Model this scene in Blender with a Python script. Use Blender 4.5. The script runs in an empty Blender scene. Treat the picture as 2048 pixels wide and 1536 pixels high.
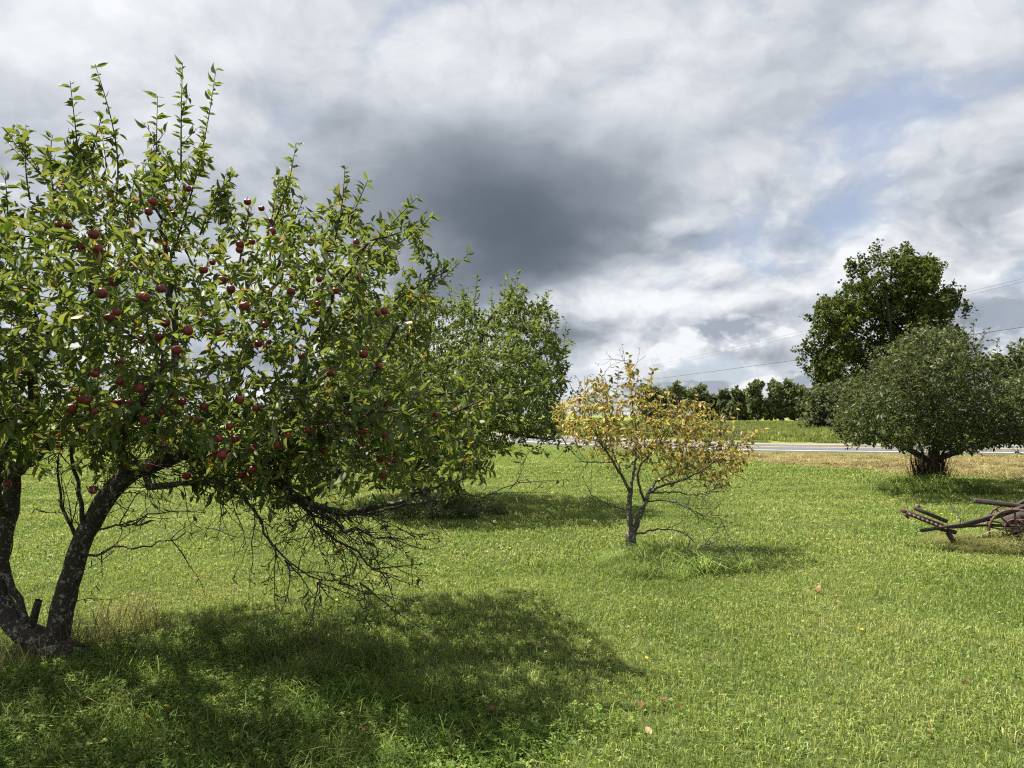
import bpy, math, random
import numpy as np
from mathutils import Vector, Matrix

random.seed(7)
RNG = np.random.default_rng(11)
S = bpy.context.scene
COL = S.collection
R = math.radians

# ---------------------------------------------------------------- camera
CAM_H, PITCH, F = 1.6, math.atan(62 / 1480), 1480.0
cam = bpy.data.cameras.new('camera')
cam.sensor_width = 36.0
cam.lens = F / 2048 * 36
cam.clip_start, cam.clip_end = 0.05, 8000
camo = bpy.data.objects.new('camera', cam)
COL.objects.link(camo)
camo.location = (0, 0, CAM_H)
camo.rotation_euler = (R(90) + PITCH, 0, 0)
S.camera = camo
S.render.resolution_x, S.render.resolution_y = 1024, 768
CP, SP = math.cos(PITCH), math.sin(PITCH)


def ray(px, py):
    a, b = (np.asarray(px, float) - 1024) / F, (768 - np.asarray(py, float)) / F
    return np.stack([a, CP - b * SP, SP + b * CP], -1)


def P(px, py, Y):                       # the point at forward distance Y seen along a direction
    d = ray(px, py)
    return d * (np.asarray(Y, float) / d[..., 1])[..., None] + np.array([0, 0, CAM_H])


def G(px, py):                          # where that direction meets the ground
    d = ray(px, py)
    return d * (-CAM_H / d[..., 2])[..., None] + np.array([0, 0, CAM_H])


def to_px(p):
    p = np.asarray(p, float) - np.array([0, 0, CAM_H])
    f = p[..., 1] * CP + p[..., 2] * SP
    u = -p[..., 1] * SP + p[..., 2] * CP
    return 1024 + F * p[..., 0] / f, 768 - F * u / f


# ---------------------------------------------------------------- sun, sky, exposure
SUN_DIR = Vector((-0.47, 0.30, 1.0)).normalized()           # towards the sun
SUN_EL = math.asin(SUN_DIR.z)
SUN_AZ = math.atan2(SUN_DIR.x, SUN_DIR.y)
sl = bpy.data.lights.new('sun', 'SUN')
sl.energy, sl.angle, sl.color = 5.0, R(0.6), (1.0, 0.93, 0.80)
so = bpy.data.objects.new('sun', sl)
COL.objects.link(so)
so.rotation_euler = SUN_DIR.to_track_quat('Z', 'Y').to_euler()
S.view_settings.view_transform = 'Standard'
S.view_settings.look = 'None'
S.view_settings.exposure = 1.36
S.view_settings.gamma = 1.0
S.view_settings.use_curve_mapping = False
S.cycles.max_bounces = 8
S.cycles.transparent_max_bounces = 4
S.cycles.use_denoising = False
S.cycles.pixel_filter_type = 'BLACKMAN_HARRIS'
S.cycles.filter_width = 1.15
S.cycles.sample_clamp_indirect = 4.0


class NB:                               # small helper that writes node trees as expressions
    def __init__(self, nt):
        self.nt = nt

    def n(self, t, **kw):
        nd = self.nt.nodes.new(t)
        for k, v in kw.items():
            setattr(nd, k, v)
        return nd

    def link(self, a, b):
        self.nt.links.new(a, b)

    def put(self, sock, v):
        if isinstance(v, bpy.types.NodeSocket):
            self.nt.links.new(v, sock)
        elif v is not None:
            if hasattr(sock, 'default_value') and sock.type == 'RGBA' and len(v) == 3:
                v = (*v, 1)
            sock.default_value = v

    def m(self, op, a, b=None, c=None, clamp=False):
        nd = self.n('ShaderNodeMath', operation=op, use_clamp=clamp)
        for i, v in enumerate((a, b, c)):
            if v is not None:
                self.put(nd.inputs[i], v)
        return nd.outputs[0]

    def add(self, a, b): return self.m('ADD', a, b)
    def sub(self, a, b): return self.m('SUBTRACT', a, b)
    def mul(self, a, b): return self.m('MULTIPLY', a, b)

    def vm(self, op, a, b=None):
        nd = self.n('ShaderNodeVectorMath', operation=op)
        self.put(nd.inputs[0], a)
        if b is not None:
            self.put(nd.inputs[1], b)
        return nd.outputs[0]

    def smooth(self, v, a, b, o0=0.0, o1=1.0):
        nd = self.n('ShaderNodeMapRange', interpolation_type='SMOOTHSTEP')
        for k, x in zip(range(5), (v, a, b, o0, o1)):
            self.put(nd.inputs[k], x)
        return nd.outputs[0]

    def noise(self, vec, scale, detail=5.0, rough=0.5, dist=0.0, dims='3D', w=None):
        nd = self.n('ShaderNodeTexNoise', noise_dimensions=dims)
        if vec is not None:
            self.put(nd.inputs['Vector'], vec)
        nd.inputs['Scale'].default_value = scale
        nd.inputs['Detail'].default_value = detail
        nd.inputs['Roughness'].default_value = rough
        nd.inputs['Distortion'].default_value = dist
        return nd.outputs['Fac'] if 'Fac' in nd.outputs else nd.outputs[0]

    def ramp(self, v, stops, interp='LINEAR'):
        nd = self.n('ShaderNodeValToRGB')
        cr = nd.color_ramp
        cr.interpolation = interp
        while len(cr.elements) < len(stops):
            cr.elements.new(0.5)
        for e, (p, c) in zip(cr.elements, stops):
            e.position = p
            e.color = (*c, 1)
        self.put(nd.inputs[0], v)
        return nd.outputs[0]

    def mix(self, f, a, b, blend='MIX'):
        nd = self.n('ShaderNodeMix', data_type='RGBA', blend_type=blend)
        self.put(nd.inputs[0], f)
        self.put(nd.inputs[6], a)
        self.put(nd.inputs[7], b)
        return nd.outputs[2]


def build_sky():
    w = bpy.data.worlds.new('World')
    S.world = w
    w.use_nodes = True
    nt = w.node_tree
    nt.nodes.clear()
    b = NB(nt)
    out = b.n('ShaderNodeOutputWorld')
    sky = b.n('ShaderNodeTexSky', sky_type='NISHITA', sun_disc=False)
    sky.sun_elevation, sky.sun_rotation = SUN_EL, SUN_AZ
    sky.air_density, sky.dust_density, sky.ozone_density = 1.0, 0.6, 1.3
    d = b.n('ShaderNodeTexCoord').outputs['Generated']
    sx = b.n('ShaderNodeSeparateXYZ')
    b.link(d, sx.inputs[0])
    x, y, z = sx.outputs
    zc = b.m('MAXIMUM', z, 0.0)
    az = b.m('ARCTAN2', x, y)
    el = b.m('ARCSINE', zc)
    den = b.add(zc, 0.24)
    cx = b.n('ShaderNodeCombineXYZ')
    b.put(cx.inputs[0], b.m('DIVIDE', x, den))
    b.put(cx.inputs[1], b.m('DIVIDE', y, den))
    p = cx.outputs[0]                                    # the cloud deck seen in perspective
    ae = b.n('ShaderNodeCombineXYZ')
    b.put(ae.inputs[0], az)
    b.put(ae.inputs[1], b.mul(el, 1.55))
    a = ae.outputs[0]
    # soft edges of the big masses wander with this noise
    wx = b.sub(b.noise(a, 3.2, 4, 0.55), 0.5)
    wy = b.sub(b.noise(b.vm('ADD', a, (7.3, 2.1, 0)), 3.2, 4, 0.55), 0.5)
    azw, elw = b.add(az, b.mul(wx, 0.22)), b.add(el, b.mul(wy, 0.12))

    def blob(px, py, rx, ry, tilt=0.0, p0=0.0, p1=1.0, warp=True):
        v = ray(px, py)
        v = v / np.linalg.norm(v)
        a0, e0 = math.atan2(v[0], v[1]), math.asin(v[2])
        A, E = (azw, elw) if warp else (az, el)
        da, de = b.sub(A, a0), b.sub(E, e0)
        c, s = math.cos(tilt), math.sin(tilt)
        u = b.m('DIVIDE', b.add(b.mul(da, c), b.mul(de, s)), rx / F)
        v2 = b.m('DIVIDE', b.sub(b.mul(de, c), b.mul(da, s)), ry / F)
        r = b.m('SQRT', b.add(b.mul(u, u), b.mul(v2, v2)))
        return b.smooth(r, p0, p1, 1.0, 0.0)

    def billow(off, scale, detail=4.0):                  # cauliflower heads, roughened by a wandering domain
        q = b.vm('ADD', b.vm('ADD', a, off), warpv)
        nd = b.n('ShaderNodeTexVoronoi', feature='SMOOTH_F1', voronoi_dimensions='2D')
        b.put(nd.inputs['Vector'], q)
        nd.inputs['Scale'].default_value = scale
        nd.inputs['Detail'].default_value = detail
        nd.inputs['Roughness'].default_value = 0.52
        nd.inputs['Lacunarity'].default_value = 2.15
        nd.inputs['Smoothness'].default_value = 0.55
        return b.sub(1.0, nd.outputs['Distance'])
    wv = b.n('ShaderNodeCombineXYZ')
    b.put(wv.inputs[0], b.mul(b.sub(b.noise(a, 4.0, 6, 0.58), 0.5), 0.17))
    b.put(wv.inputs[1], b.mul(b.sub(b.noise(b.vm('ADD', a, (3.1, 8.7, 0)), 4.0, 6, 0.58), 0.5), 0.15))
    warpv = wv.outputs[0]
    deck = b.noise(a, 3.3, 7, 0.52, 0.3)                 # large cloud cells
    puff = billow((0, 0, 0), 5.0)
    relief = b.sub(puff, billow((-0.020, 0.040, 0), 5.0))  # brighter on the side towards the sun
    soft = b.noise(a, 1.9, 3, 0.45, 0.4)
    heavy = blob(970, 420, 560, 290, 0.12, 0.25, 1.0)   # inside the heavy mass everything is smooth
    calm = b.sub(1.0, b.mul(heavy, 0.78))
    # thickness of cloud
    th = b.add(b.mul(b.sub(deck, 0.5), 0.42), b.mul(b.sub(soft, 0.5), 0.40))
    th = b.add(b.mul(b.sub(th, b.mul(relief, b.smooth(el, 0.40, 0.10, 0.25, 0.75))), calm), 0.30)
    for (bx, by, rx, ry, t, amp) in SKY_DARK:
        th = b.add(th, b.mul(blob(bx, by, rx, ry, t), amp))
    col = b.ramp(b.mul(th, 0.72), SKY_RAMP)
    # openings of blue
    lowband = b.smooth(el, 0.20, 0.03, 0.0, 0.10)
    gap = b.add(b.mul(b.sub(0.62, puff), 0.7), b.sub(b.add(b.mul(b.sub(0.5, deck), 0.8), -0.52), heavy))
    gap = b.add(gap, lowband)
    for (bx, by, rx, ry, t, amp) in SKY_GAPS:
        gap = b.add(gap, b.mul(blob(bx, by, rx, ry, t), amp))
    hole = b.smooth(gap, -0.08, 0.42, 0.0, 0.78)
    # low cumulus heads in front of the openings
    hp = b.noise(a, 15.0, 7, 0.55, 0.2)
    hl = b.sub(hp, b.noise(b.vm('ADD', a, (-0.008, 0.022, 0)), 15.0, 7, 0.55, 0.2))
    head = None
    for (bx, by, rx, ry) in SKY_HEADS:
        h = b.add(blob(bx, by, rx, ry, 0.0, 0.0, 1.15, False), b.mul(b.sub(hp, 0.5), 1.5))
        h = b.smooth(h, 0.30, 0.46)
        head = h if head is None else b.m('MAXIMUM', head, h)
    hole = b.mul(hole, b.sub(1.0, b.mul(head, 0.95)))
    hc = b.ramp(b.add(0.5, b.add(b.mul(relief, 1.6), b.mul(hl, 1.6))), [(0.2, (0.24, 0.27, 0.32)), (0.48, (0.42, 0.445, 0.48)), (0.68, (0.60, 0.615, 0.63))])
    col = b.mix(b.mul(head, 0.9), col, hc)
    bg1 = b.n('ShaderNodeBackground')
    b.link(sky.outputs[0], bg1.inputs[0])
    bg1.inputs[1].default_value = 0.05
    bg2 = b.n('ShaderNodeBackground')
    b.link(col, bg2.inputs[0])
    bg2.inputs[1].default_value = SKY_GAIN
    # a thin veil keeps the openings pale
    veil = b.n('ShaderNodeBackground')
    veil.inputs[0].default_value = (0.195, 0.225, 0.30, 1)
    veil.inputs[1].default_value = 1.0
    mv = b.n('ShaderNodeMixShader')
    b.put(mv.inputs[0], b.smooth(el, 0.0, 0.25, 0.5, 0.62))
    b.link(bg1.outputs[0], mv.inputs[1])
    b.link(veil.outputs[0], mv.inputs[2])
    mx = b.n('ShaderNodeMixShader')
    b.put(mx.inputs[0], hole)
    b.link(bg2.outputs[0], mx.inputs[1])
    b.link(mv.outputs[0], mx.inputs[2])
    b.link(mx.outputs[0], out.inputs[0])
    w.cycles.sampling_method = 'AUTOMATIC'


SKY_GAIN = 0.61
SKY_RAMP = [(0.0, (0.60, 0.615, 0.63)), (0.10, (0.515, 0.535, 0.56)), (0.25, (0.365, 0.39, 0.43)), (0.46, (0.195, 0.22, 0.255)), (0.72, (0.098, 0.118, 0.145)), (1.0, (0.055, 0.070, 0.092))]
SKY_DARK = [  # the heavy grey mass over the orchard, its wing to the left, the flat bases to the right
    (1000, 420, 540, 270, 0.10, 0.38), (1060, 465, 400, 210, 0.25, 0.34), (760, 330, 560, 210, 0.0, 0.30), (970, 570, 380, 130, 0.45, 0.28),
    (1450, 505, 210, 75, 0.1, 0.20), (1240, 695, 220, 50, 0.05, 0.22), (1500, 705, 190, 36, 0.05, 0.16), (1900, 470, 380, 80, 0.1, 0.08), (1560, 220, 420, 160, 0.5, 0.06),
    (250, 60, 900, 360, 0.0, -0.14), (1250, 60, 460, 260, 0.3, -0.06), (1250, 605, 210, 70, 0.15, -0.22), (1390, 430, 150, 90, 0.9, -0.12), (1100, 130, 560, 130, 0.1, -0.08)]
SKY_GAPS = [
    (1740, 260, 560, 210, 0.45, 0.22), (1980, 90, 420, 240, 0.5, 0.22), (1560, 545, 170, 70, -0.3, 0.42), (1700, 640, 240, 80, 0.2, 0.36),
    (1450, 745, 380, 40, 0.0, 0.50), (590, 640, 130, 80, 0.2, 0.60), (330, 600, 180, 70, 0.1, 0.45), (980, 770, 300, 50, 0.0, 0.25), (2000, 560, 140, 70, 0.2, 0.24)]
SKY_HEADS = [(1322, 716, 52, 40), (1470, 665, 150, 50), (1420, 780, 280, 26), (1600, 765, 170, 30), (700, 690, 160, 50), (150, 700, 200, 60), (2040, 640, 90, 50), (1890, 690, 120, 40)]
build_sky()

# ---------------------------------------------------------------- helpers
def tag(o, label=None, cat=None, group=None, kind=None):
    for k, v in (('label', label), ('category', cat), ('group', group), ('kind', kind)):
        if v:
            o[k] = v
    return o


def empty(name, loc, label, cat, group=None):
    o = bpy.data.objects.new(name, None)
    COL.objects.link(o)
    o.location = loc
    o.empty_display_size = 0.2
    return tag(o, label, cat, group)


def make_mesh(name, verts, faces, mats, attrs=None, smooth=False, mat_idx=None):
    """faces: list of integer arrays (n,k). attrs: {name: (domain, values)} floats."""
    me = bpy.data.meshes.new(name)
    verts = np.asarray(verts, np.float32)
    faces = [np.asarray(f, np.int32) for f in faces if len(f)]
    me.vertices.add(len(verts))
    me.vertices.foreach_set('co', verts.ravel())
    loops = np.concatenate([f.ravel() for f in faces])
    counts = np.concatenate([np.full(len(f), f.shape[1], np.int32) for f in faces])
    starts = np.concatenate([[0], np.cumsum(counts)[:-1]]).astype(np.int32)
    me.loops.add(len(loops))
    me.loops.foreach_set('vertex_index', loops)
    me.polygons.add(len(counts))
    me.polygons.foreach_set('loop_start', starts)
    me.polygons.foreach_set('loop_total', counts)
    if smooth:
        me.polygons.foreach_set('use_smooth', np.ones(len(counts), bool))
    if mat_idx is not None:
        me.polygons.foreach_set('material_index', np.asarray(mat_idx, np.int32))
    for k, v in (attrs or {}).items():
        at = me.attributes.new(k, 'FLOAT', 'POINT')
        at.data.foreach_set('value', np.asarray(v, np.float32).ravel())
    for m in (mats if isinstance(mats, (list, tuple)) else [mats]):
        me.materials.append(m)
    me.update(calc_edges=True)
    me.validate()
    return me


def link(name, me, parent=None, loc=None):
    o = bpy.data.objects.new(name, me)
    COL.objects.link(o)
    if parent is not None:
        o.parent = parent
    if loc is not None:
        o.location = loc
    return o


def new_mat(name):
    m = bpy.data.materials.new(name)
    m.use_nodes = True
    nt = m.node_tree
    nt.nodes.clear()
    b = NB(nt)
    return m, b, b.n('ShaderNodeOutputMaterial')


def attr(b, name):
    nd = b.n('ShaderNodeAttribute', attribute_name=name)
    return nd.outputs['Fac']


def wpos(b):
    return b.n('ShaderNodeNewGeometry').outputs['Position']


def leafy(b, out, color, trans=0.4, tcolor=None, rough=0.5, spec=0.4):
    """diffuse + light passing through + a soft sheen"""
    pr = b.n('ShaderNodeBsdfPrincipled')
    b.put(pr.inputs['Base Color'], color)
    pr.inputs['Roughness'].default_value = rough
    pr.inputs['Specular IOR Level'].default_value = spec
    tr = b.n('ShaderNodeBsdfTranslucent')
    b.put(tr.inputs[0], tcolor if tcolor is not None else color)
    mx = b.n('ShaderNodeMixShader')
    mx.inputs[0].default_value = trans
    b.link(pr.outputs[0], mx.inputs[1])
    b.link(tr.outputs[0], mx.inputs[2])
    b.link(mx.outputs[0], out.inputs[0])


def leaf_mat(name, stops, trans=0.42, tgain=(1.5, 1.35, 0.7), rough=0.42, spec=0.5, back=None):
    m, b, out = new_mat(name)
    oi = b.n('ShaderNodeObjectInfo').outputs['Random']
    t = b.m('FRACT', b.add(attr(b, 'tint'), oi))
    col = b.ramp(t, stops)
    v = b.smooth(b.noise(wpos(b), 1.1, 3), 0.3, 0.7, 0.78, 1.18)
    col = b.mix(1.0, col, b.n_comb(v), 'MULTIPLY') if False else col
    hs = b.n('ShaderNodeHueSaturation')
    b.put(hs.inputs['Value'], v)
    b.put(hs.inputs['Color'], col)
    col = hs.outputs[0]
    if back:
        bf = b.n('ShaderNodeNewGeometry').outputs['Backfacing']
        col = b.mix(b.mul(bf, back[0]), col, back[1])
    tc = b.mix(1.0, col, (*tgain, 1), 'MULTIPLY')
    leafy(b, out, col, trans, tc, rough, spec)
    return m


def simple_mat(name, stops, scale=20.0, rough=0.9, bump=0.3, detail=6, dist=0.01, stretch=None):
    m, b, out = new_mat(name)
    p = b.n('ShaderNodeTexCoord').outputs['Object']
    if stretch:
        p = b.vm('MULTIPLY', p, stretch)
    nz = b.noise(p, scale, detail, 0.6)
    pr = b.n('ShaderNodeBsdfPrincipled')
    b.put(pr.inputs['Base Color'], b.ramp(nz, stops))
    pr.inputs['Roughness'].default_value = rough
    if bump:
        bp = b.n('ShaderNodeBump')
        bp.inputs['Strength'].default_value = bump
        bp.inputs['Distance'].default_value = dist
        b.put(bp.inputs['Height'], nz)
        b.link(bp.outputs[0], pr.inputs['Normal'])
    b.link(pr.outputs[0], out.inputs[0])
    return m


def height(x, y):
    x, y = np.asarray(x, float), np.asarray(y, float)
    fade = np.clip((26 - y) / 10, 0, 1) * np.clip((26 - np.abs(x)) / 10, 0, 1)
    return fade * (0.018 * np.sin(1.3 * x + 0.7 * y) + 0.014 * np.sin(2.1 * y - 0.9 * x + 1.3) + 0.008 * np.sin(4.3 * x + 3.7 * y))


# ---------------------------------------------------------------- lawn colours (shared by ground and blades)
def lawn_color(b, p, tint=None, dry=0.0):
    big = b.noise(p, 0.55, 3, 0.55)
    mid = b.noise(p, 2.6, 4, 0.6)
    fine = b.noise(p, 11.0, 3, 0.6)
    c = b.ramp(big, [(0.33, LAWN[0]), (0.5, LAWN[1]), (0.68, LAWN[2])])
    c = b.mix(b.smooth(mid, 0.56, 0.76, 0.0, 0.55), c, LAWN[3])          # straw coloured patches
    c = b.mix(b.smooth(mid, 0.45, 0.28, 0.0, 0.55), c, LAWN[4])          # lush patches
    sx = b.n('ShaderNodeSeparateXYZ')
    b.link(p, sx.inputs[0])
    # faint curved mower swaths: how leaning blades catch light, put into the colour
    ph = b.add(b.mul(sx.outputs[1], 5.2), b.add(b.mul(b.mul(sx.outputs[0], sx.outputs[0]), -0.075), b.mul(b.noise(p, 0.25, 2), 3.0)))
    st = b.mul(b.m('SINE', ph), b.smooth(sx.outputs[1], 9.0, 13.0))
    hs = b.n('ShaderNodeHueSaturation')
    b.put(hs.inputs['Value'], b.add(b.add(0.80, b.mul(fine, 0.4)), b.mul(st, 0.10)))
    b.put(hs.inputs['Color'], c)
    c = hs.outputs[0]
    if tint is not None:
        c = b.mix(1.0, c, b.ramp(tint, [(0.0, (0.38, 0.50, 0.40)), (0.35, (0.78, 0.90, 0.78)), (0.8, (1.22, 1.16, 1.05)), (0.93, (1.45, 1.28, 1.2)), (1.0, (1.75, 1.45, 1.6))]), 'MULTIPLY')
    return c


LAWN = [(0.166, 0.232, 0.056), (0.227, 0.290, 0.081), (0.278, 0.320, 0.106), (0.338, 0.305, 0.160), (0.126, 0.210, 0.047)]

m_ground, b, out = new_mat('lawn_ground')
p_ = wpos(b)
c_ = lawn_color(b, p_)
sx_ = b.n('ShaderNodeSeparateXYZ'); b.link(p_, sx_.inputs[0])
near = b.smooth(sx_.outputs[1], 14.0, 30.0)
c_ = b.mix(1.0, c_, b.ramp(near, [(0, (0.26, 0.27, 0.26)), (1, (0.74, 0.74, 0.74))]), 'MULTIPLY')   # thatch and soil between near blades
pr_ = b.n('ShaderNodeBsdfPrincipled')
b.put(pr_.inputs['Base Color'], c_)
pr_.inputs['Roughness'].default_value = 1.0
pr_.inputs['Specular IOR Level'].default_value = 0.1
bp_ = b.n('ShaderNodeBump'); bp_.inputs['Strength'].default_value = 0.8; bp_.inputs['Distance'].default_value = 0.06
b.put(bp_.inputs['Height'], b.noise(p_, 14, 4, 0.7)); b.link(bp_.outputs[0], pr_.inputs['Normal'])
b.link(pr_.outputs[0], out.inputs[0])

xs = np.unique(np.concatenate([np.linspace(-20, 20, 161), np.linspace(-120, 120, 61), [-3000, -1200, -500, -250, 250, 500, 1200, 3000]]))
ys = np.unique(np.concatenate([np.linspace(-2, 26, 113), np.linspace(26, 200, 59), [-400, -100, -30, -10, 300, 500, 1000, 3000]]))
gx, gy = np.meshgrid(xs, ys)
gv = np.stack([gx, gy, height(gx, gy)], -1).reshape(-1, 3)
nx, ny = len(xs), len(ys)
ii = (np.arange(ny - 1)[:, None] * nx + np.arange(nx - 1)[None]).ravel()
lawn = link('lawn', make_mesh('lawn', gv, [np.stack([ii, ii + 1, ii + nx + 1, ii + nx], 1)], m_ground, smooth=True))
tag(lawn, 'mown green lawn under the fruit trees', kind='structure')

# ---------------------------------------------------------------- road
NEAR_EDGE = [(-70, 190), (-45, 132), (-26, 92), (-14, 66), (-7, 52.5)] + [tuple(G(x, y)[:2]) for x, y in ((1000, 886), (1100, 892.5), (1200, 898), (1350, 904.5), (1500, 908.5), (1700, 911), (2048, 914))] + [(34, 26.6), (60, 24.5), (140, 20)]


def smooth_line(pts, n):
    pts = np.asarray(pts, float)
    t = np.concatenate([[0], np.cumsum(np.linalg.norm(np.diff(pts, axis=0), axis=1))])
    u = np.linspace(0, t[-1], n)
    q = np.stack([np.interp(u, t, pts[:, k]) for k in range(pts.shape[1])], 1)
    for _ in range(6):
        q[1:-1] = (q[:-2] + 2 * q[1:-1] + q[2:]) / 4
    return q


EDGE = smooth_line(NEAR_EDGE, 160)
tn = np.gradient(EDGE, axis=0)
tn /= np.linalg.norm(tn, axis=1)[:, None]
NRM = np.stack([-tn[:, 1], tn[:, 0]], 1)          # away from the camera
NRM *= np.sign(NRM[:, 1:2])


def strip(offs, zs):
    n, k = len(EDGE), len(offs)
    v = np.concatenate([np.concatenate([EDGE + NRM * o, np.full((n, 1), z)], 1) for o, z in zip(offs, zs)])
    f = []
    for j in range(k - 1):
        a = np.arange(n - 1) + j * n
        f.append(np.stack([a, a + 1, a + 1 + n, a + n], 1))
    return v, f


m_asph = simple_mat('asphalt', [(0.3, (0.068, 0.072, 0.084)), (0.7, (0.102, 0.107, 0.124))], 1.6, 0.85, 0.2, 8)
m_should = simple_mat('shoulder_gravel', [(0.3, (0.14, 0.12, 0.088)), (0.7, (0.22, 0.185, 0.14))], 3.0, 0.95, 0.3)
m_white = simple_mat('road_paint_white', [(0.3, (0.36, 0.36, 0.35)), (0.7, (0.60, 0.60, 0.58))], 6.0, 0.7, 0.1)
m_yell = simple_mat('road_paint_yellow', [(0.3, (0.55, 0.40, 0.08)), (0.7, (0.68, 0.50, 0.10))], 6.0, 0.7, 0.1)
m_bank = simple_mat('verge_bank', [(0.3, (0.05, 0.065, 0.022)), (0.7, (0.09, 0.10, 0.036))], 2.0, 1.0, 0.5)
v, f = strip([-1.1, -0.12, 0.0, 0.02, 7.0, 7.02], [0.004, 0.10, 0.13, 0.15, 0.16, 0.13])
road = tag(link('road', make_mesh('road', v, f, [m_asph, m_bank], mat_idx=np.repeat([1, 1, 0, 0, 0], len(EDGE) - 1))), 'grey two lane asphalt road', kind='structure')
v, f = strip([7.02, 9.6, 10.6], [0.135, 0.12, 0.0])
tag(link('road_shoulder', make_mesh('road_shoulder', v, f, m_should)), 'pale gravel shoulder on the far side of the road', kind='structure')
for nm, o0, o1, mt in (('edge_line', 0.12, 0.40, m_white), ('edge_line', 6.55, 6.80, m_white), ('centre_line', 3.38, 3.50, m_yell), ('centre_line', 3.62, 3.74, m_yell)):
    v, f = strip([o0, o1], [0.1545 + 0.0015 * o0, 0.1545 + 0.0015 * o1])
    link(nm, make_mesh(nm, v, f, mt), road)

# field beyond the road and the mown verge of hay
m_field, b, out = new_mat('field_ground')
p_ = wpos(b)
c_ = b.ramp(b.noise(b.vm('MULTIPLY', p_, (0.35, 1, 1)), 0.10, 4, 0.6), [(0.35, (0.13, 0.17, 0.035)), (0.5, (0.19, 0.225, 0.055)), (0.65, (0.26, 0.27, 0.09))])
pr_ = b.n('ShaderNodeBsdfPrincipled'); b.put(pr_.inputs['Base Color'], c_); pr_.inputs['Roughness'].default_value = 1.0; pr_.inputs['Specular IOR Level'].default_value = 0.1
bp_ = b.n('ShaderNodeBump'); bp_.inputs['Distance'].default_value = 0.3; b.put(bp_.inputs['Height'], b.noise(p_, 2.5, 4, 0.7)); b.link(bp_.outputs[0], pr_.inputs['Normal'])
b.link(pr_.outputs[0], out.inputs[0])
v, f = strip([10.6, 14, 30, 170, 900], [0.012, 0.25, 0.35, 0.05, 0.02])
tag(link('field', make_mesh('field', v, f, m_field, smooth=True)), 'green crop field beyond the road', kind='structure')

# ---------------------------------------------------------------- grass
def blades(n, size, h, w, lean=0.5, rng=RNG, disc=False):
    """n curved blades on a square patch: 5 vertices and 2 faces each"""
    bx = rng.uniform(-size / 2, size / 2, (n, 2))
    if disc:
        r = size / 2 * np.sqrt(rng.uniform(0, 1, n)); t = rng.uniform(0, 6.283, n)
        bx = np.stack([r * np.cos(t), r * np.sin(t)], 1)
    a = rng.uniform(0, 2 * np.pi, n)
    hh = h * rng.uniform(0.45, 1.15, n)
    ww = w * rng.uniform(0.6, 1.3, n)
    ln = np.abs(rng.normal(lean, 0.35, n))
    dx, dy = np.cos(a), np.sin(a)
    fa = rng.uniform(0, 2 * np.pi, n)
    sx, sy = np.cos(fa), np.sin(fa)
    mid = np.stack([bx[:, 0] + dx * hh * ln * 0.28, bx[:, 1] + dy * hh * ln * 0.28, hh * 0.58], 1)
    tip = np.stack([bx[:, 0] + dx * hh * ln, bx[:, 1] + dy * hh * ln, hh * np.clip(1.05 - 0.45 * ln, 0.25, 1)], 1)
    s = np.stack([sx * ww / 2, sy * ww / 2, np.zeros(n)], 1)
    base = np.concatenate([bx, np.full((n, 1), -0.01)], 1)
    v = np.stack([base - s, base + s, mid + s * 0.85, mid - s * 0.85, tip], 1).reshape(-1, 3)
    i = np.arange(n) * 5
    tint = np.repeat(rng.uniform(0, 1, n), 5)
    return v, np.stack([i, i + 1, i + 2, i + 3], 1), np.stack([i + 3, i + 2, i + 4], 1), tint


def clovers(n, size, h, leaf, rng=RNG):
    """three round leaflets on each stalk, kite shaped and slightly cupped"""
    V, Q, T = [], [], []
    ctr = rng.uniform(-size / 2, size / 2, (n, 2))
    hh = h * rng.uniform(0.35, 1.1, n)
    a0 = rng.uniform(0, 6.283, n)
    lf = leaf * rng.uniform(0.6, 1.3, n)
    tilt = rng.normal(0, 0.35, (n, 2))
    tint = rng.uniform(0, 1, n)
    k = 0
    for j in range(3):
        a = a0 + j * 2.094 + rng.normal(0, .15, n)
        c, s = np.cos(a), np.sin(a)
        def pt(u, w):
            x, y = u * c - w * s, u * s + w * c
            return np.stack([ctr[:, 0] + x * lf, ctr[:, 1] + y * lf, hh + lf * (x * tilt[:, 0] + y * tilt[:, 1] + 0.25 * np.abs(w) + 0.15 * u)], 1)
        V.append(np.stack([pt(0.06, 0), pt(0.62, -0.46), pt(1.0, -0.16), pt(1.0, 0.16), pt(0.62, 0.46)], 1))
    v = np.stack(V, 1).reshape(-1, 3)
    i = np.arange(n * 3) * 5
    return v, np.stack([i + 1, i + 2, i + 3, i + 4], 1), np.stack([i, i + 1, i + 4], 1), np.repeat(tint, 15)


def merge(parts):
    V, Q, T, A, o = [], [], [], [], 0
    for v, q, t, a in parts:
        V.append(v); Q.append(q + o); T.append(t + o); A.append(a); o += len(v)
    return np.concatenate(V), np.concatenate(Q), np.concatenate(T), np.concatenate(A)


def patch_collection(name, items, mat):
    c = bpy.data.collections.new(name)
    for k, (v, q, t, a) in enumerate(items):
        o = bpy.data.objects.new(f'{name}_patch', make_mesh(name, v, [q, t], mat, {'tint': a}))
        c.objects.link(o)
    return c


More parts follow.
